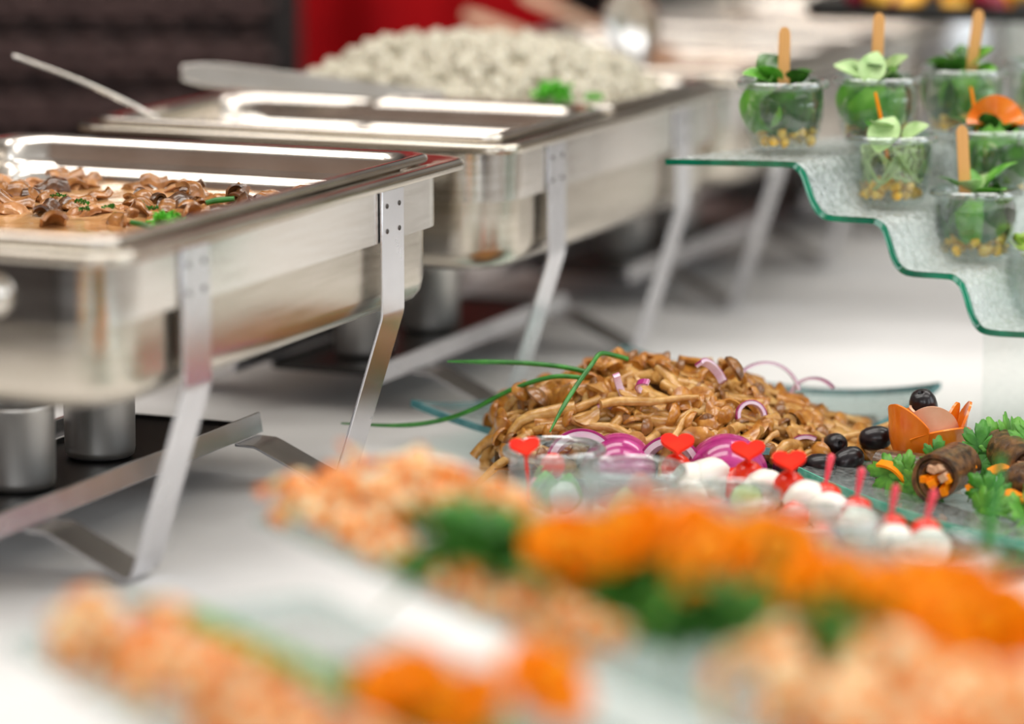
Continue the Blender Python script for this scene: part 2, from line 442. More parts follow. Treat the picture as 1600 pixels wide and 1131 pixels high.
# ------------------------------------------------------------------ rattan screen, curtains
sc_root = tag(empty('rattan_screen', (-1.19, 4.46, 0), (0, 0, R(-3))), 'dark brown woven rattan screen standing behind the left chafing dishes', 'screen')
def band_mesh():
    L, H = 1.76, 0.053; mb = MB()
    def fn(u, w):
        x = -L / 2 + L * u; k = w * 3; row_i = int(min(k, 2.999)); fr = k - row_i
        y = -0.009 * math.sin(pi * fr) - 0.012 * abs(math.sin(pi * fr)) ** 0.5 * math.sin(x * 2 * pi / 0.052 + pi * row_i)
        return (x, y, H * w)
    mb.sheet(fn, 440, 20)
    return mb.mesh('woven_band', 'rattan', 'all')
bm_ = band_mesh()
for k in range(18):
    obj('woven_band', bm_, None, sc_root, loc=(0, -0.02, 0.05 + k * 0.074))
obj('backing', MB().box((0, 0.02, 0.66), (1.76, 0.02, 1.30)), 'rattan_dark', sc_root, smooth=False)
for sx in (-0.89, 0.89):
    obj('post', MB().box((sx, 0, 0.67), (0.04, 0.06, 1.34)), 'rattan_dark', sc_root, smooth=False, bevel=0.005)
def curtain(name, x0, x1, y, z1, amp, wl, m, label):
    mb = MB()
    mb.shell(lambda u, w: (x0 + (x1 - x0) * u, y + amp * math.sin((x0 + (x1 - x0) * u) * 2 * pi / wl) * (0.6 + 0.4 * w) + amp * 0.5 * math.sin((x0 + (x1 - x0) * u) * 2 * pi / (wl * 2.3) + 1), 0.02 + (z1 - 0.02) * w), int((x1 - x0) / wl * 14), 10, 0.003)
    return tag(obj(name, mb, m, smooth='all'), label, 'curtain')
curtain('curtain', -0.62, 0.07, 5.05, 2.6, 0.03, 0.16, 'curtain_red', 'red draped curtain hanging beyond the rattan screen')
curtain('curtain', 0.10, 0.66, 6.6, 2.7, 0.02, 0.14, 'curtain_dark', 'black curtain hanging just right of the red one')
curtain('curtain', 0.68, 2.6, 6.7, 2.7, 0.02, 0.2, 'curtain_white', 'pale grey white curtain at the far right behind the jars')

# ================================================================== CHAFING DISHES
HW, HL, RIM = 0.2285, 0.315, 0.268
def make_chafer():
    root = P_empty('chafing_dish')
    # water pan with flange
    L = [rr(0.17, 0.255, 0.03, 0.146), rr(0.190, 0.276, 0.045, 0.147), rr(0.200, 0.286, 0.05, 0.1515), rr(0.2052, 0.2912, 0.052, 0.1585), rr(0.2068, 0.2928, 0.052, 0.168), rr(0.2069, 0.2929, 0.052, 0.20), rr(0.207, 0.293, 0.05, 0.258),
         rr(0.222, 0.3085, 0.035, 0.2585), rr(0.2275, 0.314, 0.03, 0.2592), rr(HW, HL, 0.03, 0.262), rr(HW - 0.0005, HL - 0.0005, 0.03, 0.2655), rr(0.2255, 0.312, 0.029, 0.268), rr(0.221, 0.3075, 0.027, 0.2680),
         rr(0.209, 0.2955, 0.03, 0.2668), rr(0.204, 0.2905, 0.04, 0.262), rr(0.202, 0.288, 0.05, 0.20), rr(0.19, 0.276, 0.05, 0.152), rr(0.17, 0.255, 0.03, 0.149)]
    P_part(root, 'water_pan', MB().loft(L, True, True), 'steel_body')
    rl = [rr(0.2105, 0.2985, 0.05, 0.2565), rr(0.2135, 0.3015, 0.052, 0.2565), rr(0.2135, 0.3015, 0.052, 0.213), rr(0.2105, 0.2985, 0.05, 0.213), rr(0.2105, 0.2985, 0.05, 0.2565)]
    P_part(root, 'rail', MB().loft(rl), 'steel')
    rv = MB().lathe([(0, 0.0012), (0.0014, 0.001), (0.0022, 0.0004), (0.0024, -0.0008)], 10).mesh('rivet', 'steel_dark')
    for sx in (1, -1):
        for ly in (0.140 - HL, 0.485 - HL):
            pts = [(0.2155, 0, 0.256), (0.2155, 0, 0.21), (0.2155, 0, 0.154), (0.2148, 0, 0.149), (0.2128, 0, 0.143), (0.171, 0, 0.011), (0.1675, 0, 0.0036), (0.163, 0, 0.0016), (0.158, 0, 0.0030), (0.100, 0, 0.0290), (0.094, 0, 0.0312), (0.076, 0, 0.0316)]
            pts = [(sx * a, b + ly, c) for a, b, c in pts]
            lg = P_part(root, 'leg', MB().ribbon(pts, (0, 1, 0), 0.043, 0.0024), 'steel_leg', bevel=0.0006)
            for dy in (-0.012, 0.012):
                for z in (0.243, 0.222):
                    P_part(lg, 'rivet', rv, None, loc=(sx * 0.2167, ly + dy, z), rot=(0, sx * pi / 2, 0))
        M = Matrix.Rotation(sx * R(80), 3, 'Y')
        P_part(root, 'shelf_bar', MB().box((sx * 0.0745, -0.035, 0.042), (0.018, 0.47, 0.003), M), 'steel_leg', smooth=False, bevel=0.0008)
    tl = [rr(0.062, 0.215, 0.01, 0.030), rr(0.066, 0.219, 0.012, 0.030), rr(0.066, 0.219, 0.012, 0.036), rr(0.064, 0.217, 0.011, 0.036), rr(0.064, 0.217, 0.011, 0.0325), rr(0.062, 0.215, 0.01, 0.0325)]
    P_part(root, 'burner_tray', MB().loft(tl, True, True), 'black_metal')
    for sy in (-1, 1):
        h = MB()
        pts = cat_rom([(-0.12, sy * 0.303, 0.232), (-0.118, sy * 0.322, 0.230), (-0.105, sy * 0.334, 0.224), (0, sy * 0.337, 0.221), (0.105, sy * 0.334, 0.224), (0.118, sy * 0.322, 0.230), (0.12, sy * 0.303, 0.232)], 6)
        h.tube(pts, 0.0055, 10)
        ho = P_part(root, 'handle', h, 'steel')
        for sx in (-1, 1):
            mt = MB().lathe([(0, 0.010), (0.011, 0.010), (0.0145, 0.007), (0.0165, 0.002), (0.0165, 0), (0, 0)], 20)
            P_part(ho, 'mount', mt, 'steel', loc=(sx * 0.12, sy * 0.302, 0.232), rot=(sy * -pi / 2, 0, 0))
    return root
chafer = make_chafer()
CH = [0.0, 0.7085, 1.363, 2.0, 2.64]                      # near right corners along the row
CLAB = ['nearest steel chafing dish, with the brown mushroom stew', 'second steel chafing dish, with the heap of white food in its far half',
        'third steel chafing dish along the row, behind the white food', 'fourth steel chafing dish along the row, blurred behind the salad jars', 'farthest steel chafing dish at the end of the row']
def crow(k, s, l, z=0.0): return row(CH[k] + s, l, z)      # s from the near rim edge, l from the right rim edge (negative = inward)
for k in range(5):
    put(chafer, crow(k, HL, -HW, 0), ROT, 1, CLAB[k], 'chafing dish', 'chafing dishes along the buffet')

# food pans
def pan_mesh(hx, hy, depth):
    mb = MB(); r = 0.032
    L = [rr(hx - 0.036, hy - 0.036, 0.03, -depth - 0.001), rr(hx - 0.0285, hy - 0.0285, 0.03, -depth + 0.005), rr(hx - 0.026, hy - 0.026, 0.03, -0.03), rr(hx - 0.0155, hy - 0.0155, r, -0.012), rr(hx - 0.0135, hy - 0.0135, r, -0.001), rr(hx - 0.001, hy - 0.001, 0.018, -0.0002), rr(hx, hy, 0.018, 0.0022), rr(hx - 0.0008, hy - 0.0008, 0.018, 0.0052),
         rr(hx - 0.004, hy - 0.004, 0.018, 0.0068), rr(hx - 0.0075, hy - 0.0075, 0.022, 0.0062), rr(hx - 0.012, hy - 0.012, 0.030, 0.0045), rr(hx - 0.0155, hy - 0.0155, r, -0.002), rr(hx - 0.0165, hy - 0.0165, 0.036, -0.013), rr(hx - 0.0175, hy - 0.0175, 0.036, -0.0165), rr(hx - 0.0205, hy - 0.0205, 0.036, -0.0205), rr(hx - 0.0245, hy - 0.0245, 0.036, -0.0235), rr(hx - 0.027, hy - 0.027, 0.034, -0.028),
         rr(hx - 0.030, hy - 0.030, 0.034, -depth + 0.006), rr(hx - 0.036, hy - 0.036, 0.03, -depth + 0.0015)]
    mb.loft(L, True, True)
    return mb
def food_pan(k, s0, s1, depth, label, l0=-0.020):
    hy = (s1 - s0) / 2; hx = HW + l0
    return tag(obj('food_pan', pan_mesh(hx, hy, depth), 'steel_pan', loc=crow(k, (s0 + s1) / 2, -HW, 0.2684), rot=ROT), label, 'food pan', 'steel food pans set in the chafing dishes')
food_pan(0, 0.024, 0.588, 0.065, 'deep steel pan holding the brown mushroom stew')
food_pan(1, 0.016, 0.288, 0.065, 'half size steel pan in front of the white food, nearly empty')
food_pan(1, 0.292, 0.610, 0.065, 'half size steel pan heaped with white food')
food_pan(2, 0.02, 0.605, 0.065, 'steel pan of the third chafing dish, behind the white food')
food_pan(3, 0.02, 0.605, 0.065, 'steel pan of the fourth chafing dish')
food_pan(4, 0.02, 0.605, 0.065, 'steel pan of the farthest chafing dish')

# fuel burners
bp = P_empty('fuel_burner')
P_part(bp, 'cup', MB().lathe([(0, 0.0012), (0.026, 0.0012), (0.0285, 0.003), (0.0295, 0.008), (0.030, 0.066), (0.031, 0.0675), (0.0305, 0.069), (0.029, 0.068), (0.0285, 0.010), (0.0, 0.009)], 36), 'steel_cup')
P_part(bp, 'fuel_can', MB().lathe([(0, 0.009), (0.0255, 0.009), (0.0255, 0.048), (0.024, 0.05), (0.012, 0.05), (0.011, 0.047), (0, 0.047)], 30), 'steel_dark')
P_part(bp, 'grip', MB().tube(cat_rom([(0.030, 0, 0.05), (0.040, 0, 0.05), (0.044, 0, 0.042), (0.044, 0, 0.03), (0.040, 0, 0.022), (0.030, 0, 0.022)], 4), 0.0022, 6), 'steel_dark')
for k, s, lab in ((0, 0.245, 'nearer steel fuel burner under the nearest chafing dish'), (0, 0.375, 'farther steel fuel burner under the nearest chafing dish'),
                  (1, 0.185, 'nearer steel fuel burner under the second chafing dish'), (1, 0.34, 'farther steel fuel burner under the second chafing dish'),
                  (2, 0.24, 'nearer steel fuel burner under the third chafing dish'), (2, 0.40, 'farther steel fuel burner under the third chafing dish'), (3, 0.3, 'steel fuel burner under the fourth chafing dish')):
    put(bp, crow(k, s, -HW - 0.004, 0.0326), (0, 0, rnd(2, 3.6)), 1, lab, 'burner', 'fuel burners under the chafing dishes')

# ================================================================== STEW (first pan)
def stew_h(s, l):                                           # surface height over the table
    b = 0.229 + 0.004 * noise.noise(Vector((s * 18, l * 18, 0)))
    b += 0.008 * max(0, min(1, (s - 0.30) / 0.18))
    return b
def sauce_mesh():
    mb = MB()
    s0, s1, l0, l1 = 0.048, 0.565, -0.412, -0.045
    mb.sheet(lambda u, w: (l0 + (l1 - l0) * u, s0 + (s1 - s0) * w, stew_h(s0 + (s1 - s0) * w, l0 + (l1 - l0) * u) - 0.2), 40, 56)
    return mb
def local_to_row(mb, k, z):   # mesh given as (l, s, z) in row axes
    mb.v = [(a, b, c) for a, b, c in mb.v]
    return mb
tag(obj('stew_sauce', sauce_mesh(), 'sauce', loc=crow(0, 0, 0, 0.2), rot=ROT, smooth='all'), 'creamy tan sauce filling the nearest pan', 'sauce', kind='stuff')

def lump(nu=12, nv=8, rr_=(0.016, 0.010, 0.006), amp=0.25, seed=0, bend=0.0):
    mb = MB()
    def fn(d): return 1 + amp * noise.noise(d * 1.6 + Vector((seed * 3.1, seed, 0)))
    mb.ellip((0, 0, 0), rr_, nu, nv, None, fn)
    if bend: mb.v = [(x, y, z + bend * x * x / rr_[0] - bend * rr_[0] * 0.3) for x, y, z in mb.v]
    return mb
SP = []
for i in range(8):
    m = ['stew_brown', 'stew_dark', 'stew_pink', 'stew_brown'][i % 4]
    if i % 2 == 0:
        o = P_part(None, 'stew_mushroom', lump(14, 9, (rnd(0.014, 0.021), rnd(0.009, 0.014), rnd(0.005, 0.008)), 0.5, i, rnd(-0.5, -0.25)), m)
    else:
        mb = MB(); a0 = rnd(0.5, 0.9)
        mb.shell(lambda u, w: (0.014 * (u - 0.5) * 2.2, 0.012 * math.sin((w - 0.5) * 2.2), 0.010 * math.cos((w - 0.5) * 2.6) + 0.003 * math.sin(u * 7 + i)), 6, 8, 0.003)
        o = P_part(None, 'stew_mushroom', mb, m)
    SP.append(o)
n = 0
while n < 105:
    s = rnd(0.20, 0.55); l = rnd(-0.40, -0.06)
    dens = 0.12 + 0.88 * max(0, min(1, (s - 0.33) / 0.10)) if l < -0.10 else 0.3 + 0.7 * max(0, min(1, (s - 0.3) / 0.1))
    if random.random() > dens: continue
    if s < 0.37 and random.random() > 0.15: continue
    z = stew_h(s, l) + (rnd(-0.005, 0.003) if s > 0.38 else rnd(-0.003, 0.001))
    pr = random.choice(SP); look = ('brown', 'dark', 'pinkish', 'brown')[SP.index(pr) % 4] + (' rounded' if SP.index(pr) % 2 == 0 else ' curled')
    where = ('far' if s > 0.47 else 'middle' if s > 0.38 else 'near') + (' left' if l < -0.28 else ' centre' if l < -0.17 else ' right')
    put(pr, crow(0, s, l, z), (rnd(-0.5, 0.5), rnd(-0.5, 0.5), rnd(0, 6.3)), rnd(0.6, 1.05), '%s mushroom piece in the stew, %s of the nearest pan' % (look, where), 'mushroom', 'mushroom pieces in the stew')
    n += 1
# curly parsley sprig and chive bits
def curly(name, n, rad, seed):
    random.seed(seed); mb = MB()
    for i in range(n):
        d = Vector((rnd(-1, 1), rnd(-1, 1), rnd(0.0, 1))).normalized() * rad * rnd(0.35, 1.0)
        d.z *= 0.6; q = Euler((rnd(-0.9, 0.9), rnd(-0.9, 0.9), rnd(0, 6.3))).to_matrix(); r0 = rad * rnd(0.28, 0.42)
        ring = []
        for k in range(14):
            a = 2 * pi * k / 14; rr2 = r0 * (1 + 0.35 * math.sin(a * 5 + i)); ring.append(q @ Vector((rr2 * math.cos(a), rr2 * math.sin(a), r0 * 0.45 * math.sin(a * 4 + i))) + d)
        mb.add([d] + ring, [(0, 1 + k, 1 + (k + 1) % 14) for k in range(14)])
    return mb
def parsley_curly(loc, rad, label, seed=3):
    r = tag(empty('parsley_sprig', loc), label, 'parsley')
    obj('curly_leaves', curly('curly_leaves', 40, rad, seed), 'parsley_curly', r, smooth=False)
    obj('stalk', MB().tube([(-rad * 1.2, -rad * 0.3, rad * 0.1), (-rad * 0.5, 0, rad * 0.1), (0, 0, rad * 0.2)], rad * 0.08, 6), 'parsley_curly', r)
parsley_curly(crow(0, 0.348, -0.150, 0.238), 0.014, 'bright green curly parsley sprig on the brown stew')
random.seed(11)
chv = P_part(None, 'chive_piece', MB().tube([(-0.012, 0, 0), (-0.004, 0.0006, 0.0008), (0.004, 0, 0.0005), (0.012, 0, 0)], [0.0022, 0.0025, 0.0025, 0.0022], 8), 'chive')
for s, l, z, rz, lab in ((0.423, -0.141, 0.247, -0.05, 'cut green chive piece on the right of the brown stew'), (0.326, -0.160, 0.238, 2.6, 'cut green chive piece against the curly parsley on the stew')):
    put(chv, crow(0, s, l, z), (0, -0.15, rz), 1, lab, 'chive', 'cut chive pieces on the stew')
for i, (s, l) in enumerate(((0.40, -0.26), (0.385, -0.225), (0.41, -0.21), (0.43, -0.30), (0.395, -0.19), (0.37, -0.24))):
    o = tag(obj('herb_flake', curly('herb_flake', 7, 0.006, 40 + i), 'parsley_dark', loc=crow(0, s, l, stew_h(s, l) + 0.009), smooth=False), 'small chopped green herb flake lying on the brown stew', 'herb', 'herb flakes on the stew')

# ================================================================== WHITE FOOD (second dish, far pan)
def heap_rice():
    random.seed(21); mb = MB()
    hs, hl = 0.142, 0.180
    def hh(x, y): 
        q = max(0, 1 - abs(x / hl) ** 3.0) * max(0, 1 - abs(y / hs) ** 3.0)
        return -0.03 + 0.078 * q ** 0.6 + 0.006 * noise.noise(Vector((x * 30, y * 30, 2)))
    mb.sheet(lambda u, w: (-hl + 2 * hl * u, -hs + 2 * hs * w, hh(-hl + 2 * hl * u, -hs + 2 * hs * w) - 0.004), 30, 24)
    for i in range(1100):
        x = rnd(-hl, hl) * 0.97; y = rnd(-hs, hs) * 0.97
        M = Euler((rnd(0, 6), rnd(0, 6), rnd(0, 6))).to_matrix(); k = rnd(0.7, 1.4)
        mb.ellip((x, y, hh(x, y) + rnd(-0.004, 0.006)), (0.0085 * k, 0.006 * k, 0.005 * k), 7, 5, M)
    return mb
tag(obj('white_food_heap', heap_rice(), 'rice', loc=crow(1, 0.449, -HW, 0.268), rot=ROT, smooth='all'), 'blurred creamy white heap of food in the second dish', 'rice', kind='stuff')
parsley_curly(crow(1, 0.31, -0.085, 0.281), 0.019, 'bright green parsley bunch at the near edge of the white food', 5)
parsley_curly(crow(1, 0.315, -0.045, 0.279), 0.008, 'tiny green parsley tuft right of the parsley bunch on the white food', 8)

for k in (2, 3):
    mbs = MB().sheet(lambda u, w: (-0.175 + 0.35 * u, -0.26 + 0.52 * w, 0.003 * noise.noise(Vector((u * 9, w * 12, k)))), 30, 40)
    tag(obj('brown_ragout', mbs, 'stew_brown', loc=crow(k, HL - 0.003, -HW, 0.243), rot=ROT, smooth='all'), 'brown ragout filling the pan of the %s chafing dish' % ('third' if k == 2 else 'fourth'), 'ragout', kind='stuff')
# serving utensils
def spoon(name, L, bowl, w, label, cat, loc, rot, m='steel', mh=None, bowl_l=0.085):
    r = tag(empty(name, loc, rot), label, cat)
    n = 14
    obj('handle', MB().ribbon([(x, 0, 0.004 * math.sin(x / L * 3)) for x in [i / n * L for i in range(n + 1)]], (0, 1, 0), [w * min(1.0, 0.55 + i * 0.35) * (1.0 - 0.55 * i / n) for i in range(n + 1)], 0.004), mh or m, r, bevel=0.0012)
    mb = MB()
    def fn(u, w_):
        a = u * 2 * pi; q = w_
        return (L + bowl_l * 0.5 * (1 - math.cos(a) * q) - 0.004 if False else L + bowl_l * 0.5 - bowl_l * 0.5 * math.cos(a) * q, bowl * 0.5 * math.sin(a) * q, -0.016 * (1 - q * q))
    mb.shell(fn, 24, 6, 0.002)
    obj('bowl', mb, m, r)
    return r
def aim(p, q):
    d = (Vector(q) - Vector(p)).normalized()
    return (0, -math.asin(d.z), math.atan2(d.y, d.x))
a, b = crow(1, 0.171, -0.424, 0.303), crow(1, 0.345, -0.17, 0.265)
spoon('serving_spoon', (b - a).length, 0.055, 0.028, 'steel serving spoon lying across the white food, handle to the left', 'spoon', a, (R(66), aim(a, b)[1], aim(a, b)[2]))
a, b = Vector((-0.47, 3.13, T + 0.332)), Vector((-0.355, 3.16, T + 0.278))
spoon('ladle', (b - a).length + 0.02, 0.05, 0.007, 'thin handled steel ladle leaning out of the half empty pan', 'ladle', a, aim(a, Vector((-0.30, 3.16, T + 0.252))), bowl_l=0.05)
# spoon standing in the third dish
a, b = Vector((0.120, 3.74, T + 0.44)), Vector((0.140, 3.74, T + 0.272))
r = tag(empty('serving_spoon', b, (0, R(-8), 0)), 'broad steel serving spoon standing upright in the third dish', 'spoon')
mb = MB(); mb.shell(lambda u, w: (0.0325 * math.sin(pi * (0.12 + 0.8 * w)) * math.sin((u - 0.5) * 2.6), 0.012 * math.cos((u - 0.5) * 2.6) * math.sin(pi * (0.12 + 0.8 * w)), -0.01 + 0.105 * w), 14, 14, 0.002)
obj('bowl', mb, 'steel', r)
obj('handle', MB().ribbon([(0, 0.006, 0.085 + 0.022 * i) for i in range(9)], (1, 0, 0), 0.018, 0.003), 'steel', r)
for (p, q, lab) in (((-0.058, 4.0, 0.304), (0.10, 4.03, 0.24), 'pink tinted serving spoon handle against the red curtain'), ((0.010, 4.12, 0.320), (0.16, 4.12, 0.25), 'beige serving spoon handle left of the upright spoon')):
    p = Vector(p) + Vector((0, 0, T)); q = Vector(q) + Vector((0, 0, T))
    spoon('serving_spoon', (q - p).length, 0.045, 0.020, lab, 'spoon', p, (R(50), aim(p, q)[1], aim(p, q)[2]), 'wood_spoon')

# ================================================================== GLASS STEPPED STAND WITH SALAD JARS
EP = Vector((math.sin(R(44)), math.cos(R(44)), 0))
prof = [(0.1361, 2.9328, 0.2581), (0.1880, 2.9206, 0.2586), (0.2425, 2.9088, 0.2588), (0.2510, 2.9065, 0.2567), (0.2580, 2.9055, 0.2492), (0.2632, 2.9037, 0.2351), (0.2679, 2.9027, 0.2229), (0.2735, 2.9008, 0.2154), (0.2820, 2.8990, 0.2124),
        (0.3102, 2.8924, 0.2114), (0.3196, 2.8910, 0.2102), (0.3276, 2.8886, 0.2041), (0.3332, 2.8867, 0.1900), (0.3375, 2.8858, 0.1768), (0.3426, 2.8849, 0.1689), (0.3516, 2.8830, 0.1654),
        (0.3760, 2.8764, 0.1646), (0.3863, 2.8745, 0.1632), (0.3948, 2.8726, 0.1562), (0.4004, 2.8708, 0.1421), (0.4047, 2.8698, 0.1289), (0.4098, 2.8679, 0.1200), (0.4183, 2.8661, 0.1162), (0.4465, 2.8595, 0.1153), (0.5264, 2.8407, 0.1153), (0.5405, 2.8369, 0.1120)]
prof = cat_rom(prof, 3)
def stand():
    o = prof[0].copy(); o.z = 0
    root = tag(empty('stepped_stand', (o.x, o.y, T)), 'wavy stepped glass stand with green edges holding salad jars', 'stand')
    P = [p - o for p in prof]; dep = 0.34; th = 0.0052
    def at(i, off, w):
        t = (P[min(i + 1, len(P) - 1)] - P[max(i - 1, 0)]).normalized()
        nn = Vector((-t.z, 0, t.x)).normalized()
        if nn.z < 0: nn = -nn
        return P[i] + nn * off + EP * w
    n = len(P) - 1; mb = MB(); ed = MB()
    mb.sheet(lambda u, w: at(round(u * n), 0, dep * w), n, 6)
    mb.sheet(lambda u, w: at(round(u * n), -th, dep * w), n, 6)
    ed.loft([[at(i, 0, -0.0004), at(i, -th, -0.0004), at(i, -th, 0.0012), at(i, 0, 0.0012)] for i in range(n + 1)], True, True)
    ed.loft([[at(i, 0, dep - 0.001), at(i, -th, dep - 0.001), at(i, -th, dep), at(i, 0, dep)] for i in range(n + 1)], True, True)
    obj('glass_sheet', mb, 'stand_glass', root, smooth='all')
    obj('glass_edge', ed, 'glass_edge_green', root)
    for (x, w, zt) in ((0.190, 0.11, 0.157), (0.190, 0.27, 0.157)):
        base = Vector((x + 0.045, -0.07, 0)) + EP * w
        leg = MB(); d = (EP * 0.0 + Vector((0.972, -0.233, 0)))
        leg.box(base + Vector((0, 0, zt / 2)), (0.048, 0.006, zt), Matrix.Rotation(R(-13.5), 3, 'Z'))
        obj('support', leg, 'clear_glass', root, smooth=False, bevel=0.001)
stand()

# jars
def jar_prof(s=1.0):
    return [(0.0, 0.001), (0.022, 0.001), (0.0255, 0.003), (0.0275, 0.008), (0.0315, 0.018), (0.0335, 0.030), (0.0335, 0.042), (0.0330, 0.050), (0.0345, 0.0525), (0.0372, 0.0535), (0.0378, 0.0555), (0.0372, 0.058), (0.0350, 0.0590),
            (0.0325, 0.058), (0.0310, 0.052), (0.0312, 0.042), (0.0312, 0.030), (0.0292, 0.018), (0.0252, 0.009), (0.0225, 0.006), (0.0, 0.006)]
jp = P_empty('glass_jar')
P_part(jp, 'glass_body', MB().lathe(jar_prof(), 40), 'jar_glass')
P_part(jp, 'rim_ring', MB().lathe([(0.0365, 0.0532), (0.0380, 0.0545), (0.0380, 0.0570), (0.0365, 0.0588), (0.0350, 0.0595), (0.0338, 0.0588), (0.0350, 0.0590)], 40), 'rim_glass')
def leaf_mesh(L, W, cup, curl, nu=8, nv=6, mi=0, mb=None):
    mb = mb or MB()
    def fn(u, w):
        y = L * u; x = (w - 0.5) * 2 * W * (math.sin(pi * min(1, u * 0.97 + 0.02)) ** 0.75)
        return (x, y, cup * (x / W) ** 2 * W - curl * (u ** 2) * L + 0.02 * L * math.sin(u * 9))
    mb.shell(fn, nu, nv, 0.0005)
    return mb
bl = [P_part(None, 'basil_leaf', leaf_mesh(0.045, 0.017, 0.35, 0.35), m) for m in ('basil', 'basil_pale', 'basil_dark')]
kern = P_part(None, 'corn_kernel', lump(7, 5, (0.0052, 0.0042, 0.0032), 0.35, 4), 'corn')
stickp = P_part(None, 'wooden_stick', MB().loft([[Vector((x * k, y, z)) for x, y in ((-0.0052, -0.0009), (0.0052, -0.0009), (0.0052, 0.0009), (-0.0052, 0.0009))] for z, k in ((0, 1), (0.06, 1), (0.076, 1), (0.0795, 0.8), (0.0815, 0.45), (0.082, 0.1))], True, True), 'wood_stick')
picko = P_part(None, 'orange_pick', MB().tube([(0, 0, 0), (0.001, 0, 0.03), (0, 0, 0.06)], [0.0016, 0.0018, 0.0013], 6), 'carrot_deep')
def strand_mesh(seed, rad=0.022, h=0.034):
    random.seed(seed); mb = MB()
    for i in range(1):
        a0 = rnd(0, 6.3); pts = []
        for k in range(7):
            a = a0 + k * rnd(0.3, 0.7); q = rad * rnd(0.75, 1.05)
            pts.append((q * math.cos(a), q * math.sin(a), 0.012 + h * abs(math.sin(k * 0.9 + seed)) * rnd(0.7, 1)))
        mb.tube(cat_rom(pts, 5), 0.0017, 6)
    return mb
strp = [P_part(None, 'salad_strand', strand_mesh(60 + i), 'strand') for i in range(6)]
lumpd = P_part(None, 'dark_salad_leaf', lump(12, 8, (0.024, 0.020, 0.017), 0.45, 9), 'basil_dark')
grn = P_part(None, 'salad_leaf', lump(12, 8, (0.020, 0.014, 0.012), 0.5, 5), 'basil')
JARS = {'A': (0.2425, 2.9728, 0.2591), 'B': (0.3312, 3.0128, 0.2591), 'C': (0.4192, 3.0886, 0.2591), 'D': (0.5076, 3.1584, 0.2591),
        'E': (0.3394, 2.9580, 0.2126), 'F': (0.4370, 3.0090, 0.2118), 'G': (0.4135, 2.9454, 0.1651), 'H': (0.4755, 2.9254, 0.1157)}
JL = {'A': 'leftmost salad jar on the top glass step, with a dark green filling', 'B': 'salad jar second from the left on the top glass step', 'C': 'salad jar third from the left on the top glass step',
      'D': 'salad jar at the right picture edge on the top glass step', 'E': 'salad jar on the second glass step with pale green strands', 'F': 'salad jar on the second glass step topped by a carrot slice',
      'G': 'salad jar on the third glass step with large dark leaves', 'H': 'jar with frilly lettuce on the lowest glass step'}
STEP = {'A': 'leftmost jar of the top step', 'B': 'second jar of the top step', 'C': 'third jar of the top step', 'D': 'top step jar at the picture edge', 'E': 'strand filled jar of the second step', 'F': 'carrot topped jar of the second step', 'G': 'jar of the third step', 'H': 'lettuce jar of the lowest step'}
JK = 1.09
wl = []
for m in ('basil', 'basil_dark'):
    mb = MB(); mb.shell(lambda u, w: (0.0285 * math.cos((w - 0.5) * 2.1 * math.sin(pi * min(1, 0.15 + 0.8 * u))) * (0.86 + 0.14 * math.sin(pi * u)), 0.0285 * math.sin((w - 0.5) * 2.1 * math.sin(pi * min(1, 0.15 + 0.8 * u))), 0.016 + 0.044 * u + 0.002 * math.sin(w * 7)), 8, 8, 0.0006)
    wl.append(P_part(None, 'salad_leaf', mb, m))
random.seed(5)
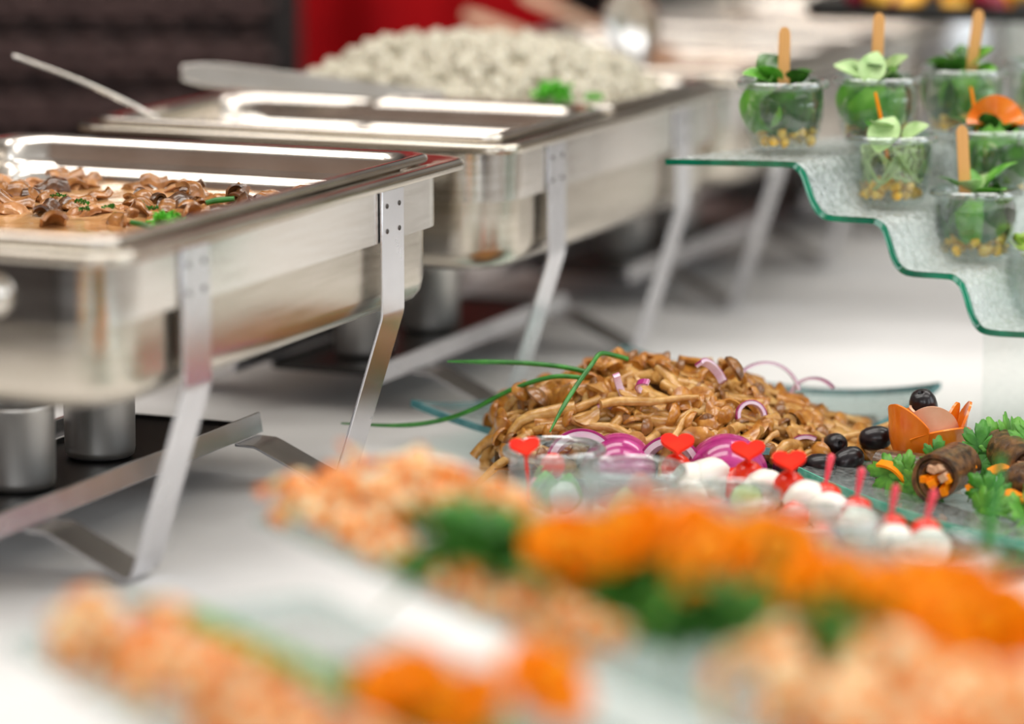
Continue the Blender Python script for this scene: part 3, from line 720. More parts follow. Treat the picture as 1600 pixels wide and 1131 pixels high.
for key, (x, y, z) in JARS.items():
    base = Vector((x, y, T + z + 0.001))
    put(jp, base, (0, 0, 0), JK, JL[key], 'jar', 'salad jars on the glass steps')
    if key == 'H': continue
    nm = STEP[key]
    for i in range(42):
        a = rnd(0, 6.3); q = 0.0245 * math.sqrt(rnd(0.15, 1)); lay = i % 2
        put(kern, base + JK * Vector((q * math.cos(a), q * math.sin(a), 0.0105 + lay * 0.007)), (rnd(0, 6), rnd(0, 6), rnd(0, 6)), rnd(1.0, 1.3), 'yellow corn kernel at the bottom of the ' + nm, 'corn', 'corn kernels in the ' + nm)
    for i in range(3 if key in 'BCDF' else 1):
        if key == 'E': break
        put(grn, base + JK * Vector((rnd(-0.009, 0.009), rnd(-0.009, 0.009), 0.026 + 0.009 * i)), (rnd(0, 6), rnd(0, 6), rnd(0, 6)), rnd(0.85, 1.0), 'bunched green salad leaf inside the ' + nm, 'salad leaf', 'salad leaves in the ' + nm)
    if key in 'AGF':
        put(lumpd, base + JK * Vector((0.004, 0.002, 0.036)), (rnd(-0.3, 0.3), rnd(-0.3, 0.3), rnd(0, 6)), (1.0, 1.0, 0.9), 'crumpled dark green leaf filling the ' + nm, 'salad leaf')
    for i in range({'A': 4, 'B': 6, 'C': 5, 'D': 3, 'E': 11, 'F': 3, 'G': 1}[key]):
        put(random.choice(strp), base + JK * Vector((0, 0, rnd(0, 0.006))), (0, 0, rnd(0, 6.3)), rnd(1.1, 1.24), 'curled pale green vegetable strand in the ' + nm, 'salad strand', 'strands in the ' + nm)
    for i in range({'A': 12, 'B': 10, 'C': 10, 'D': 8, 'E': 2, 'F': 11, 'G': 12}[key]):
        a = 2.4 * i + rnd(-0.2, 0.2)
        put(wl[{'A': [0, 0, 1], 'B': [1, 0, 0], 'C': [0, 1, 0], 'D': [0, 0, 0], 'E': [1, 1, 1], 'F': [1, 0, 1], 'G': [1, 1, 0]}[key][i % 3]], base + JK * Vector((0, 0, rnd(0.003, 0.010))), (rnd(-0.35, 0.35), rnd(-0.3, 0.3), a), JK * rnd(0.72, 0.92), 'broad green leaf pressed against the glass of the ' + nm, 'salad leaf', 'leaves lining the ' + nm)
    nl = {'A': 6, 'B': 6, 'C': 7, 'D': 5, 'E': 3, 'F': 6, 'G': 6}[key]
    for i in range(nl):
        a = 6.28 * i / nl + rnd(-0.4, 0.4)
        mi = {'E': [1, 0, 1], 'B': [1, 2, 0], 'G': [0, 1, 0], 'A': [0, 0, 2], 'F': [0, 2, 0]}.get(key, [0, 1, 2])[i % 3]
        q = rnd(0.002, 0.010)
        put(bl[mi], base + JK * Vector((q * math.cos(a), q * math.sin(a), rnd(0.050, 0.058))), (rnd(0.6, 1.25), rnd(-0.6, 0.6), a - pi / 2), rnd(0.55, 0.85), 'green basil leaf sticking out of the ' + nm, 'basil', 'basil leaves on the ' + nm)
# big pale leaf in front on E, and on B
put(bl[1], Vector((0.3224, 2.9215, T + 0.2652)), (R(65), R(10), R(-25)), 0.86, 'large pale basil leaf draped over the rim of the strand filled jar', 'basil')
put(bl[1], Vector((0.3177, 2.9751, T + 0.3193)), (R(75), R(15), R(-10)), 0.75, 'large pale basil leaf upright on the second jar of the top step', 'basil')
for key, dx, dz, tilt, lab in (('A', 0.0, 0.026, 0.0, 'flat wooden stick standing in the leftmost jar of the top step'), ('B', -0.002, 0.034, 0.02, 'flat wooden stick standing in the second jar of the top step'),
                               ('C', 0.004, 0.032, 0.10, 'flat wooden stick leaning right in the third jar of the top step'), ('G', -0.0085, 0.034, -0.08, 'flat wooden stick standing in the jar of the third step')):
    x, y, z = JARS[key]
    put(stickp, Vector((x + dx, y - 0.004, T + z + dz * 1.2)), (0.05, tilt, 0), 1.0, lab, 'stick', 'wooden sticks in the salad jars')
for key, dx, dz, tilt, lab in (('E', -0.004, 0.036, -0.2, 'thin orange pick standing in the strand filled jar'), ('F', -0.012, 0.036, -0.16, 'thin orange pick above the carrot slice on the second step')):
    x, y, z = JARS[key]
    put(picko, Vector((x + dx, y, T + z + dz * 1.2)), (0, tilt, 0), 1.0, lab, 'pick', 'orange picks in the salad jars')
x, y, z = JARS['F']
mb = MB(); mb.shell(lambda u, w: (0.026 * (0.25 + 0.75 * w) * math.cos(pi * u), 0.006 * math.sin(u * 9) * w, 0.026 * (0.2 + 0.8 * w) * math.sin(pi * u)), 20, 5, 0.003)
tag(obj('carrot_slice', mb, 'carrot_rose', loc=(x, y - 0.012, T + z + 0.070), rot=(R(-12), 0, R(-8))), 'half round orange carrot slice standing on a second step jar', 'carrot')
for key, dx in (('A', 0.014), ('F', 0.016)):
    x, y, z = JARS[key]
    tag(obj('dried_tomato', lump(10, 7, (0.012, 0.008, 0.011), 0.5, 2), 'aubergine', loc=(x + dx - 0.006, y - 0.017, T + z + 0.038)), 'dark brown vegetable piece behind the glass of the ' + STEP[key], 'vegetable')
# lettuce on H
x, y, z = JARS['H']
hr = tag(empty('lettuce', (x, y, T + z + 0.030)), 'frilly bright green lettuce bursting from the lowest step jar', 'lettuce')
for i in range(9):
    random.seed(90 + i); a = 6.28 * i / 9 + 0.3
    mb = MB()
    mb.shell(lambda u, w: ((w - 0.5) * 0.045 * (0.3 + u) + 0.004 * u * math.sin(w * 20 + i), 0.045 * u, 0.012 * math.sin(u * 2) + 0.006 * u * math.sin(w * 26 + i * 2)), 8, 24, 0.0006)
    obj('lettuce_leaf', mb, 'lettuce', hr, rot=(R(rnd(35, 75)), 0, a - pi / 2), smooth='all')

# ================================================================== MUSHROOM PLATE
random.seed(31)
def sq_plate(name, c, half, rotz, label, cat, tip=0.03, edge='glass_edge_teal', flat=0.55, zb=0.004, th=0.006, nn=28, ax=1.0):
    root = tag(empty(name, (c[0], c[1], T), (0, 0, rotz)), label, cat)
    def zf(x, y):
        r = max(abs(x), abs(y)); q = max(0, (math.hypot(x, y) - flat) / (1.4142 - flat))
        return zb + tip * q ** 1.7
    def fn(off): return lambda u, w: ((2 * u - 1) * half * ax, (2 * w - 1) * half, zf(2 * u - 1, 2 * w - 1) + off)
    mb = MB().sheet(fn(th), nn, nn); mb.sheet(fn(0), nn, nn)
    obj('glass_plate', mb, 'plate_glass', root, smooth='all')
    ed = MB(); pts = []
    for k in range(nn): pts.append((2 * k / nn - 1, -1))
    for k in range(nn): pts.append((1, 2 * k / nn - 1))
    for k in range(nn): pts.append((1 - 2 * k / nn, 1))
    for k in range(nn): pts.append((-1, 1 - 2 * k / nn))
    loops = []
    for x, y in pts + pts[:1]:
        z = zf(x, y); X, Y = x * half * ax, y * half
        loops.append([(X, Y, z), (X * 1.001, Y * 1.001, z + th * 0.5), (X, Y, z + th), (X * 0.992, Y * 0.992, z + th * 1.02), (X * 0.992, Y * 0.992, z - th * 0.02)])
    ed.loft(loops)
    obj('glass_edge', ed, edge, root)
    return root
sq_plate('glass_plate', (0.1525, 2.9735), 0.1747, R(45 + 10), 'square glass plate with upturned corners under the heap of mushrooms', 'plate', tip=0.031)

HXP = [(-0.020, 0.0), (-0.011, 0.030), (0.006, 0.050), (0.056, 0.067), (0.084, 0.078), (0.112, 0.080), (0.167, 0.078), (0.195, 0.071), (0.223, 0.054), (0.251, 0.041), (0.279, 0.030), (0.33, 0.012), (0.345, 0.0)]
def hx_(x):
    for (a, b), (c, d) in zip(HXP, HXP[1:]):
        if a <= x <= c: return b + (d - b) * (x - a) / (c - a)
    return 0.0
HYC = 2.885
def heap(x, y):
    hd = 0.118 if x < 0.22 else 0.118 - (x - 0.22) * 0.45
    q = max(0.0, 1 - ((y - HYC) / hd) ** 2)
    return 0.014 + max(0, hx_(x) - 0.014) * q ** 0.65
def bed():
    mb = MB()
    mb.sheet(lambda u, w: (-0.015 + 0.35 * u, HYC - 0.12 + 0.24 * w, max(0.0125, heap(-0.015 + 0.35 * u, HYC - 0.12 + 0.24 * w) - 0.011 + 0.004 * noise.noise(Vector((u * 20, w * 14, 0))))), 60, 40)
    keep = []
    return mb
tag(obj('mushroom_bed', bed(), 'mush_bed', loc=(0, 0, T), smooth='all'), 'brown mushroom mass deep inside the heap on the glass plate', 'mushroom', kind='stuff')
MP = []
def mushroom(seed, L, r, bend, cap, stem_m, cap_m):
    random.seed(seed)
    root = P_empty('mushroom'); pts = []; rad = []
    n = 8
    for i in range(n + 1):
        t = i / n; a = bend * (t - 0.5)
        pts.append((L * (t - 0.5), bend * L * 0.9 * (0.25 - (t - 0.5) ** 2) + 0.002 * math.sin(t * 9 + seed), 0.001 * math.sin(t * 7 + seed)))
        rad.append(r * (0.85 + 0.25 * math.sin(t * 4 + seed) + (0.15 if i == 0 else 0)))
    P_part(root, 'stem', MB().tube(pts, rad, 8, True, 0.85), stem_m)
    if cap:
        e = Vector(pts[-1]); d = (Vector(pts[-1]) - Vector(pts[-2])).normalized()
        mb = MB().lathe([(0, cap * 0.62), (cap * 0.45, cap * 0.55), (cap * 0.82, cap * 0.30), (cap, 0.0), (cap * 0.92, -cap * 0.16), (cap * 0.6, -cap * 0.05), (cap * 0.3, 0), (0, 0)], 14)
        q = Vector((0, 0, 1)).rotation_difference(d)
        mb.v = [tuple(e + q @ Vector(p) * (1 + 0.12 * noise.noise(Vector(p) * 90 + Vector((seed, 0, 0))))) for p in mb.v]
        P_part(root, 'cap', mb, cap_m)
    return root
def cap_slice(seed, r, m):
    random.seed(seed); mb = MB(); k1, k2 = rnd(1.3, 2.2), rnd(0.3, 0.8)
    mb.shell(lambda u, w: (r * 1.35 * (u - 0.5) * 2 * (0.55 + 0.45 * math.sin(pi * w)), r * math.sin((w - 0.5) * k1) * 1.2, r * 0.9 * math.cos((w - 0.5) * k1 * 1.4) + k2 * r * 0.35 * math.sin(u * 4 + seed)), 12, 12, r * 0.34)
    root = P_empty('mushroom')
    P_part(root, 'cap', mb, m)
    if seed % 2: P_part(root, 'stem', MB().tube([(0, 0, r * 0.3), (r * 0.6, r * 0.3, -r * 0.2), (r * 1.5, r * 0.5, -r * 0.5)], [r * 0.3, r * 0.26, r * 0.24], 7), 'mush_stem')
    return root
for i in range(10): MP.append(mushroom(i, rnd(0.042, 0.075), rnd(0.0036, 0.0052), rnd(-1.0, 1.0), rnd(0.008, 0.011) if i % 3 else 0, 'mush_stem' if i % 2 else 'mush_tan', 'mush_cap' if i % 3 == 1 else 'mush_dark'))
for i in range(5): MP.append(mushroom(20 + i, rnd(0.022, 0.03), rnd(0.0042, 0.0055), rnd(-0.5, 0.5), rnd(0.010, 0.0125), 'mush_tan', 'mush_cap'))
for i in range(3): MP.append(cap_slice(40 + i, rnd(0.009, 0.012), ['mush_cap', 'mush_tan', 'mush_cap', 'mush_tan', 'mush_dark'][i]))
MLOOK = {}
for q in MP:
    kids = [c.name.split('.')[0] for c in KIDS[q.name]]
    MLOOK[q.name] = 'long pale mushroom stem without cap' if kids == ['stem'] else 'flat golden mushroom cap slice' if kids[0] == 'cap' else 'brown capped mushroom'
for q in MP[10:15]: MLOOK[q.name] = 'short round capped mushroom'
random.seed(77)
n = 0; tries = 0
while n < 285 and tries < 20000:
    tries += 1
    x = rnd(-0.012, 0.325); y = rnd(HYC - 0.112, HYC + 0.07)
    if random.random() > 0.45 and y > HYC + 0.01: continue
    h = heap(x, y)
    if h < 0.0145 or hx_(x) < 0.010: continue
    e = 0.012
    gx = (heap(x + e, y) - heap(x - e, y)) / (2 * e); gy = (heap(x, y + e) - heap(x, y - e)) / (2 * e)
    nrm = Vector((-gx, -gy, 1)).normalized()
    Q = Vector((0, 0, 1)).rotation_difference(nrm).to_matrix()
    yaw = random.gauss(0, 0.7) + (pi if random.random() < 0.5 else 0)
    M = Q @ Euler((rnd(-0.9, 0.9), rnd(-0.22, 0.22), yaw)).to_matrix()
    pz = h - 0.003 + rnd(-0.004, 0.003)
    pr = random.choice(MP)
    nx = 'at the left end' if x < 0.05 else 'left of the middle' if x < 0.13 else 'right of the middle' if x < 0.21 else 'on the right slope' if x < 0.27 else 'at the right end'
    ny = 'near the foot' if h < 0.035 else 'half way up' if h < 0.062 else 'on the crest'
    if y > HYC + 0.012: ny = 'behind the crest'
    put(pr, (x, y, T + pz), M, rnd(0.85, 1.2), '%s %s of the heap, %s' % (MLOOK[pr.name], nx, ny), 'mushroom', 'mushrooms heaped on the glass plate')
    n += 1
# a few placed ones that read singly in the photograph
def lone(proto, x, y, z, rot, sc, lab): put(proto, (x, y, T + z), rot, sc, lab, 'mushroom')
long1 = mushroom(101, 0.085, 0.0046, 0.25, 0, 'mush_stem', 'mush_cap'); capm = mushroom(103, 0.02, 0.005, 0.1, 0.0115, 'mush_tan', 'mush_dark'); bendy = mushroom(105, 0.075, 0.0058, 0.75, 0, 'mush_stem', 'mush_cap')
lone(long1, 0.118, 2.795, 0.066, (0.1, -0.06, 0.06), 1.0, 'long straight mushroom stem across the middle of the heap')
lone(bendy, 0.022, 2.80, 0.040, (R(70), R(-28), R(5)), 1.0, 'thick arched mushroom stem at the left end of the heap')
lone(capm, 0.017, 2.83, 0.052, (0, R(-65), 0.2), 1.15, 'dark shiny mushroom cap poking up at the left of the heap')
lone(capm, 0.185, 2.84, 0.078, (0, R(-50), 0.3), 1.1, 'dark mushroom cap on top of the heap beside a pink onion')
lone(long1, 0.312, 2.84, 0.030, (0.1, R(-14), 0.25), 1.0, 'long mushroom stem reaching right towards the orange rose')

# red onion
def onion(name, Rr, a0, a1, b0, b1, th, loc, rot, label):
    root = tag(empty(name, loc, rot), label, 'onion')
    mb = MB(); nu, nv = 26, 12
    def pt(u, w, q):
        a = a0 + (a1 - a0) * u; b = b0 + (b1 - b0) * w
        return ((Rr + q) * math.cos(a) * math.cos(b), (Rr + q) * math.sin(b) * 1.05, (Rr + q) * math.sin(a) * math.cos(b))
    fl = MB(); fl.shell(lambda u, w: pt(u, w, -th / 2), nu, nv, th)
    obj('flesh', fl, 'onion_flesh', root)
    mb.shell(lambda u, w: pt(u, w, th * 0.16), nu, nv, th * 0.4)
    obj('skin', mb, 'onion_skin', root)
    return root
onion('red_onion_slice', 0.029, R(12), R(168), R(-4), R(42), 0.0055, (0.0585, 2.752, T + 0.020), (R(-6), 0, R(6)), 'arched red onion slice, leftmost at the front of the mushroom heap')
onion('red_onion_slice', 0.031, R(4), R(176), R(-84), R(20), 0.004, (0.0905, 2.764, T + 0.012), (R(10), R(8), R(0)), 'domed purple red onion piece second from left before the mushrooms')
onion('red_onion_slice', 0.026, R(12), R(168), R(-4), R(40), 0.0050, (0.133, 2.748, T + 0.018), (R(-6), R(3), R(-4)), 'arched red onion slice between the two domed purple ones')
onion('red_onion_slice', 0.034, R(4), R(176), R(-84), R(20), 0.004, (0.182, 2.756, T + 0.010), (R(10), R(4), R(0)), 'large domed purple red onion piece beside the white mozzarella ball')
def oring(r, a1, w, th, loc, rot, label):
    root = tag(empty('red_onion_ring', loc, rot), label, 'onion')
    n = 18; P = [Vector((r * math.cos(a1 * i / n), r * math.sin(a1 * i / n), 0)) for i in range(n + 1)]
    obj('flesh', MB().ribbon(P, (0, 0, 1), w, th), 'onion_flesh', root)
    P = [p * (1 + (th * 0.55) / r) for p in P]
    obj('skin', MB().ribbon(P, (0, 0, 1), w, th * 0.35), 'onion_skin', root)
for r, a1, w, th, loc, rot, lab in (
    (0.012, 4.2, 0.006, 0.003, (0.205, 2.80, 0.052), (R(70), 0, 0.3), 'small pink onion curl on the right of the heap'),
    (0.017, 2.2, 0.006, 0.003, (0.252, 2.795, 0.018), (R(75), R(-60), 0.2), 'pink onion ring at the foot of the heap above the olives'),
    (0.030, 2.4, 0.008, 0.002, (0.225, 2.90, 0.050), (R(80), R(-10), 0.1), 'wide translucent onion ring behind the heap on its right'),
    (0.022, 2.2, 0.010, 0.002, (0.268, 2.90, 0.044), (R(80), R(-40), -0.2), 'pointed translucent onion slice at the far right of the heap'),
    (0.020, 1.9, 0.005, 0.0025, (0.083, 2.79, 0.045), (R(60), R(10), 0.6), 'thin pink onion sliver in the left half of the heap'),
    (0.016, 2.4, 0.007, 0.003, (0.172, 2.82, 0.082), (R(50), R(20), 0.8), 'pink onion ring on the crest of the heap beside a dark cap'),
    (0.013, 2.0, 0.005, 0.0025, (0.12, 2.80, 0.075), (R(40), R(10), 2.4), 'small pink onion sliver above the long stem'),
    (0.013, 1.9, 0.006, 0.003, (0.095, 2.80, 0.078), (R(50), R(60), 1.2), 'short pink onion strip near the top left of the heap'),
    (0.014, 1.6, 0.007, 0.003, (0.2325, 2.768, 0.020), (R(85), R(70), 0.0), 'pale onion strip standing between heap and black olives')):
    oring(r, a1, w, th, (loc[0], loc[1], T + loc[2]), rot, lab)
# chives over the heap
def chive(pts, r, label):
    P = cat_rom([(a, b, T + c) for a, b, c in pts], 10); n = len(P) - 1
    tag(obj('chive', MB().tube(P, [r * (0.35 + 0.65 * min(1, i / n * 5)) for i in range(n + 1)], 8), 'chive'), label, 'chive', 'long chives over the mushrooms')
chive([(-0.0565, 2.86, 0.089), (0.0, 2.85, 0.090), (0.04, 2.84, 0.0885), (0.066, 2.83, 0.085)], 0.0022, 'straight long chive pointing left from the mushroom heap')
chive([(-0.150, 2.86, 0.034), (-0.10, 2.86, 0.032), (-0.065, 2.86, 0.036), (-0.035, 2.85, 0.048), (0.0, 2.84, 0.068), (0.035, 2.83, 0.081), (0.062, 2.82, 0.082)], 0.0021, 'long chive bending down to the left beyond the plate')
chive([(0.032, 2.745, 0.050), (0.042, 2.77, 0.064), (0.055, 2.79, 0.081), (0.068, 2.805, 0.096), (0.076, 2.82, 0.103), (0.088, 2.83, 0.100), (0.10, 2.84, 0.095)], 0.0021, 'chive crossing steeply over the left of the mushroom heap')
# olives
olp = P_empty('black_olive')
P_part(olp, 'flesh', MB().lathe([(0.0012, 0.0118), (0.0022, 0.0132), (0.0045, 0.0130), (0.0075, 0.0108), (0.0096, 0.0060), (0.0102, 0.0), (0.0096, -0.0060), (0.0075, -0.0105), (0.004, -0.0130), (0.0, -0.0136)], 22), 'olive')
P_part(olp, 'hole', MB().lathe([(0, 0.0110), (0.0014, 0.0118), (0.0014, 0.0121)], 10), 'olive_pit')
for x, y, z, rot, lab in ((0.2345, 2.752, 0.0185, (R(80), 0, R(100)), 'leftmost black olive at the foot of the heap'), (0.2605, 2.757, 0.0180, (R(85), 0, R(60)), 'black olive second from left at the foot of the heap'),
                          (0.286, 2.772, 0.020, (R(70), 0, R(110)), 'black olive third from left, beside the parsley leaf'), (0.312, 2.80, 0.033, (R(80), R(20), R(75)), 'black olive lying highest beside the orange rose'),
                          (0.277, 2.803, 0.026, (R(70), 0, R(20)), 'black olive half hidden behind the other olives')):
    put(olp, (x, y, T + z), rot, 1.05, lab, 'olive', 'black olives on the mushroom plate')
put(olp, (0.3500, 2.776, T + 0.0650), (R(25), R(-15), 0), 1.2, 'black olive sitting on top of the orange vegetable rose', 'olive')

# ================================================================== SECOND PLATE: rolls, rose, parsley
pc = Vector((0.2553, 2.7627)); 
sq_plate('glass_plate', (0.2553 + 0.0656 + 0.1387, 2.7627 - 0.1392 + 0.0660), 0.164, R(-61.5 + 90 + 1), 'square glass plate with mint green edge carrying stuffed rolls and parsley', 'plate', tip=0.010, edge='glass_edge_mint', flat=0.7, zb=0.004, th=0.007)
def petal(Rp, h, a0, a1, flare, th=0.0022):
    mb = MB()
    def fn(u, w):
        a = a0 + (a1 - a0) * u; hh = h * (0.45 + 0.55 * math.sin(pi * (0.06 + 0.88 * u)) ** 0.7)
        q = Rp * (0.80 + 0.20 * math.sin(pi * 0.5 * min(1, w * 1.6))) + flare * max(0, w - 0.55) ** 2 * 4
        return (q * math.cos(a), q * math.sin(a), hh * w)
    mb.shell(fn, 20, 9, th)
    return mb
rose = tag(empty('vegetable_rose', (0.3525, 2.762, T + 0.024), (R(-4), R(3), 0)), 'orange vegetable peel rose with a black olive on top', 'garnish')
for Rp, h, a0, a1, fl, m in ((0.0335, 0.046, R(150), R(262), 0.002, 'carrot_rose'), (0.031, 0.030, R(235), R(395), 0.004, 'carrot_rose'), (0.030, 0.050, R(318), R(400), 0.004, 'carrot_rose'), (0.032, 0.040, R(20), R(160), 0.004, 'carrot_rose'), (0.024, 0.047, R(205), R(330), 0.002, 'rose_core'), (0.021, 0.050, R(292), R(372), 0.003, 'carrot_rose'), (0.015, 0.044, R(0), R(280), 0.003, 'rose_core')):
    obj('petal', petal(Rp, h, a0, a1, fl), m, rose)
obj('rose_base', lump(14, 8, (0.026, 0.026, 0.010), 0.2, 3), 'carrot_rose', rose, loc=(0, 0, 0.002))

def parsley_leaf(s=1.0):
    """lobed flat parsley leaflet, base at origin, pointing +y"""
    out = []
    lobes = [(-78, 0.62), (-38, 0.80), (0, 1.0), (38, 0.80), (78, 0.62)]
    out.append((0.0, 0.0))
    for i, (ang, L) in enumerate(lobes):
        for da, q in ((-18, 0.68), (-14, 0.86), (-9, 0.83), (-4, 0.97), (0, 1.0), (4, 0.97), (9, 0.83), (14, 0.86), (18, 0.68)):
            a = R(ang + da); out.append((L * q * math.sin(a), L * q * math.cos(a)))
        if i < 4:
            a = R((ang + lobes[i + 1][0]) / 2); out.append((0.44 * math.sin(a), 0.44 * math.cos(a)))
    mb = MB(); c = (0, 0.22)
    def z(x, y): return 0.09 * math.sin(x * 4) * y - 0.16 * y * y - 0.10 * x * x
    ring = [(x * s, y * s, z(x, y) * s) for x, y in out]
    mid = [((x * 0.55 + c[0] * 0.45) * s, (y * 0.55 + c[1] * 0.45) * s, z(x * 0.55, y * 0.55 + 0.1) * s + 0.02 * s) for x, y in out]
    n = len(out)
    mb.add([(c[0], c[1] * s, z(*c) * s)] + mid + ring, [(0, 1 + k, 1 + (k + 1) % n) for k in range(n)] + [(1 + k, 1 + n + k, 1 + n + (k + 1) % n, 1 + (k + 1) % n) for k in range(n)])
    return mb
PLM = parsley_leaf(0.03).mesh('leaf', 'parsley'); PLD = parsley_leaf(0.03).mesh('leaf', 'parsley_dark')
def sprig_proto(seed, m):
    random.seed(seed); root = P_empty('parsley_sprig'); me = PLM if m == 'parsley' else PLD
    P_part(root, 'stalk', MB().tube([(0, -0.035, -0.004), (0.002, -0.015, 0), (0, 0, 0.001), (0, 0.008, 0.002)], 0.0010, 6), m)
    for sx, ang, yy, sc in ((0, 0, 0.006, 1.0), (-1, 62, -0.004, 0.85), (1, -62, -0.004, 0.85)):
        lf = P_part(root, 'leaf', me, None, loc=(0, yy, 0.001), rot=(rnd(-0.3, 0.3), rnd(-0.3, 0.3), R(ang) + rnd(-0.2, 0.2)))
        lf.scale = (sc, sc, sc)
        md = lf.modifiers.new('thick', 'SOLIDIFY'); md.thickness = 0.0005
    return root
SPR = [sprig_proto(i, 'parsley' if i % 2 else 'parsley_dark') for i in range(4)]
random.seed(50)
for x, y, z, rot, sc, k, lab in (
    (0.3235, 2.690, 0.022, (R(62), R(-68), 0.1), 1.0, 1, 'parsley sprig left of the orange rose at the plate edge'),
    (0.338, 2.672, 0.016, (R(52), R(-125), 0.1), 0.95, 1, 'parsley sprig drooping below the orange rose'),
    (0.3505, 2.696, 0.028, (R(72), R(6), 0), 0.8, 0, 'upright dark parsley leaf in front of the orange rose'),
    (0.386, 2.712, 0.032, (R(65), R(12), 0), 1.0, 0, 'dark parsley sprig to the right of the orange rose'),
    (0.408, 2.725, 0.040, (R(58), R(64), 0.1), 1.2, 1, 'large parsley sprig spreading at the right above the rolls'),
    (0.432, 2.715, 0.044, (R(50), R(45), 0), 1.15, 3, 'parsley sprig at the right picture edge above the rolls'),
    (0.392, 2.63, 0.018, (R(42), R(-60), 0.1), 0.9, 2, 'parsley sprig lying between the rolls, nearer the camera'),
    (0.432, 2.62, 0.026, (R(45), R(40), 0), 1.0, 0, 'parsley sprig over the right hand roll'),
    (0.385, 2.60, 0.014, (R(35), R(-75), 0), 1.0, 3, 'parsley sprig hanging over the mint glass edge'),
    (0.405, 2.57, 0.016, (R(35), R(70), 0), 1.0, 1, 'parsley sprig at the near corner of the roll plate')):
    put(SPR[k], (x, y, T + z), rot, sc, lab, 'parsley', 'parsley sprigs on the roll plate')
def roll(loc, rot, L, Rr, label):
    root = tag(empty('stuffed_roll', loc, rot), label, 'roll')
    mb = MB(); turns = 1.7
    def fn(u, w):
        a = u * turns * 2 * pi; q = Rr * (0.58 + 0.42 * u) + 0.0008 * noise.noise(Vector((u * 14, w * 5, 0)))
        return (q * math.cos(a), L * (w - 0.5) + 0.0015 * math.sin(a * 2.3), q * math.sin(a))
    mb.shell(fn, 60, 10, 0.0034, 1, 0, 0)
    obj('wrap', mb, ['aubergine', 'aubergine_flesh'], root)
    for i in range(9):
        a = rnd(0, 6.3); q = Rr * 0.5 * math.sqrt(rnd(0, 1)); e = rnd(0.004, 0.012)
        M = Euler((rnd(-0.25, 0.25), rnd(0, 3), rnd(-0.25, 0.25))).to_matrix()
        s = MB().box((q * math.cos(a), -e, q * math.sin(a)), (rnd(0.005, 0.0078), L, rnd(0.005, 0.0078)), M)
        obj('filling_strip', s, 'carrot_deep' if i % 3 else 'chicken', root, smooth=False, bevel=0.0006)
random.seed(8)
roll((0.358, 2.672, T + 0.0315), (0, 0, R(-28)), 0.055, 0.0205, 'dark stuffed roll facing the camera below the orange rose')
roll((0.418, 2.705, T + 0.036), (R(6), 0, R(20)), 0.055, 0.0175, 'dark stuffed roll at the right with shredded carrot spilling out')
roll((0.332, 2.715, T + 0.025), (0, 0, R(60)), 0.055, 0.0135, 'dark stuffed roll lying behind the mint glass edge on the left')
roll((0.43, 2.63, T + 0.028), (0, 0, R(35)), 0.055, 0.0165, 'dark stuffed roll at the right picture edge, nearest the camera')
strip = P_part(None, 'carrot_strip', MB().shell(lambda u, w: (0.03 * (u - 0.5), 0.010 * (w - 0.5), 0.004 * math.sin(u * 4)), 8, 4, 0.0022), 'carrot_deep')
for i, (x, y, z, rz, lab) in enumerate(((0.318, 2.694, 0.026, -0.5, 'flat carrot strip under the leftmost parsley'), (0.385, 2.648, 0.022, 0.1, 'flat carrot strip right of the camera facing roll'), (0.405, 2.672, 0.032, 0.5, 'carrot strip between the two right rolls'),
                                   (0.44, 2.66, 0.042, 1.2, 'carrot strip at the right picture edge'), (0.405, 2.615, 0.022, 0.7, 'carrot strip in front of the right rolls'), (0.432, 2.60, 0.034, 1.4, 'carrot strip upright near the picture edge'), (0.42, 2.585, 0.026, 0.2, 'red orange strip nearest the camera on the roll plate'))):
    put(strip, (x, y, T + z), (rnd(-0.4, 0.4), rnd(-0.5, 0.5), rz), rnd(0.9, 1.2), lab, 'carrot', 'carrot strips on the roll plate')
tag(obj('chive', MB().tube(cat_rom([(0.335, 2.28, T + 0.045), (0.338, 2.29, T + 0.08), (0.343, 2.30, T + 0.10), (0.347, 2.31, T + 0.122)], 6), 0.0036, 8), 'chive'), 'dark blurred chive standing upright at the lower right', 'chive')

# ================================================================== FRONT JARS AND MOZZARELLA SKEWERS
FJ = [((0.034, 2.613), 1.10, 'left'), ((0.095, 2.538), 1.10, 'second'), ((0.1617, 2.450), 1.10, 'third'), ((0.2304, 2.365), 1.12, 'fourth'), ((0.300, 2.27), 1.12, 'fifth')]
FL = ['leftmost front jar, with a red heart on its rim', 'second front jar from the left, behind the orange carrots', 'third front jar from the left, behind the orange carrots', 'fourth front jar from the left, behind the orange carrots', 'rightmost front jar, mostly hidden by orange carrots']
jar_in = ['leftmost front jar', 'second front jar', 'third front jar', 'fourth front jar', 'rightmost front jar']
tomp = P_part(None, 'cherry_tomato', MB().lathe([(0, 0.0118), (0.003, 0.0124), (0.008, 0.0105), (0.0118, 0.005), (0.0128, 0), (0.0118, -0.006), (0.008, -0.0108), (0.003, -0.0125), (0, -0.0128)], 18), 'tomato')
mozp = P_part(None, 'mozzarella_ball', lump(16, 12, (0.0155, 0.0155, 0.0145), 0.12, 6), 'mozzarella')
radp = P_part(None, 'radish_piece', lump(12, 8, (0.010, 0.010, 0.016), 0.2, 8), 'radish')
cucp = P_empty('cucumber_slice')
P_part(cucp, 'flesh', MB().lathe([(0, 0.002), (0.0125, 0.002), (0.0125, -0.002), (0, -0.002)], 24), 'cucumber')
P_part(cucp, 'skin', MB().lathe([(0.0125, 0.0021), (0.0133, 0.0015), (0.0133, -0.0015), (0.0125, -0.0021)], 24), 'cucumber_skin')
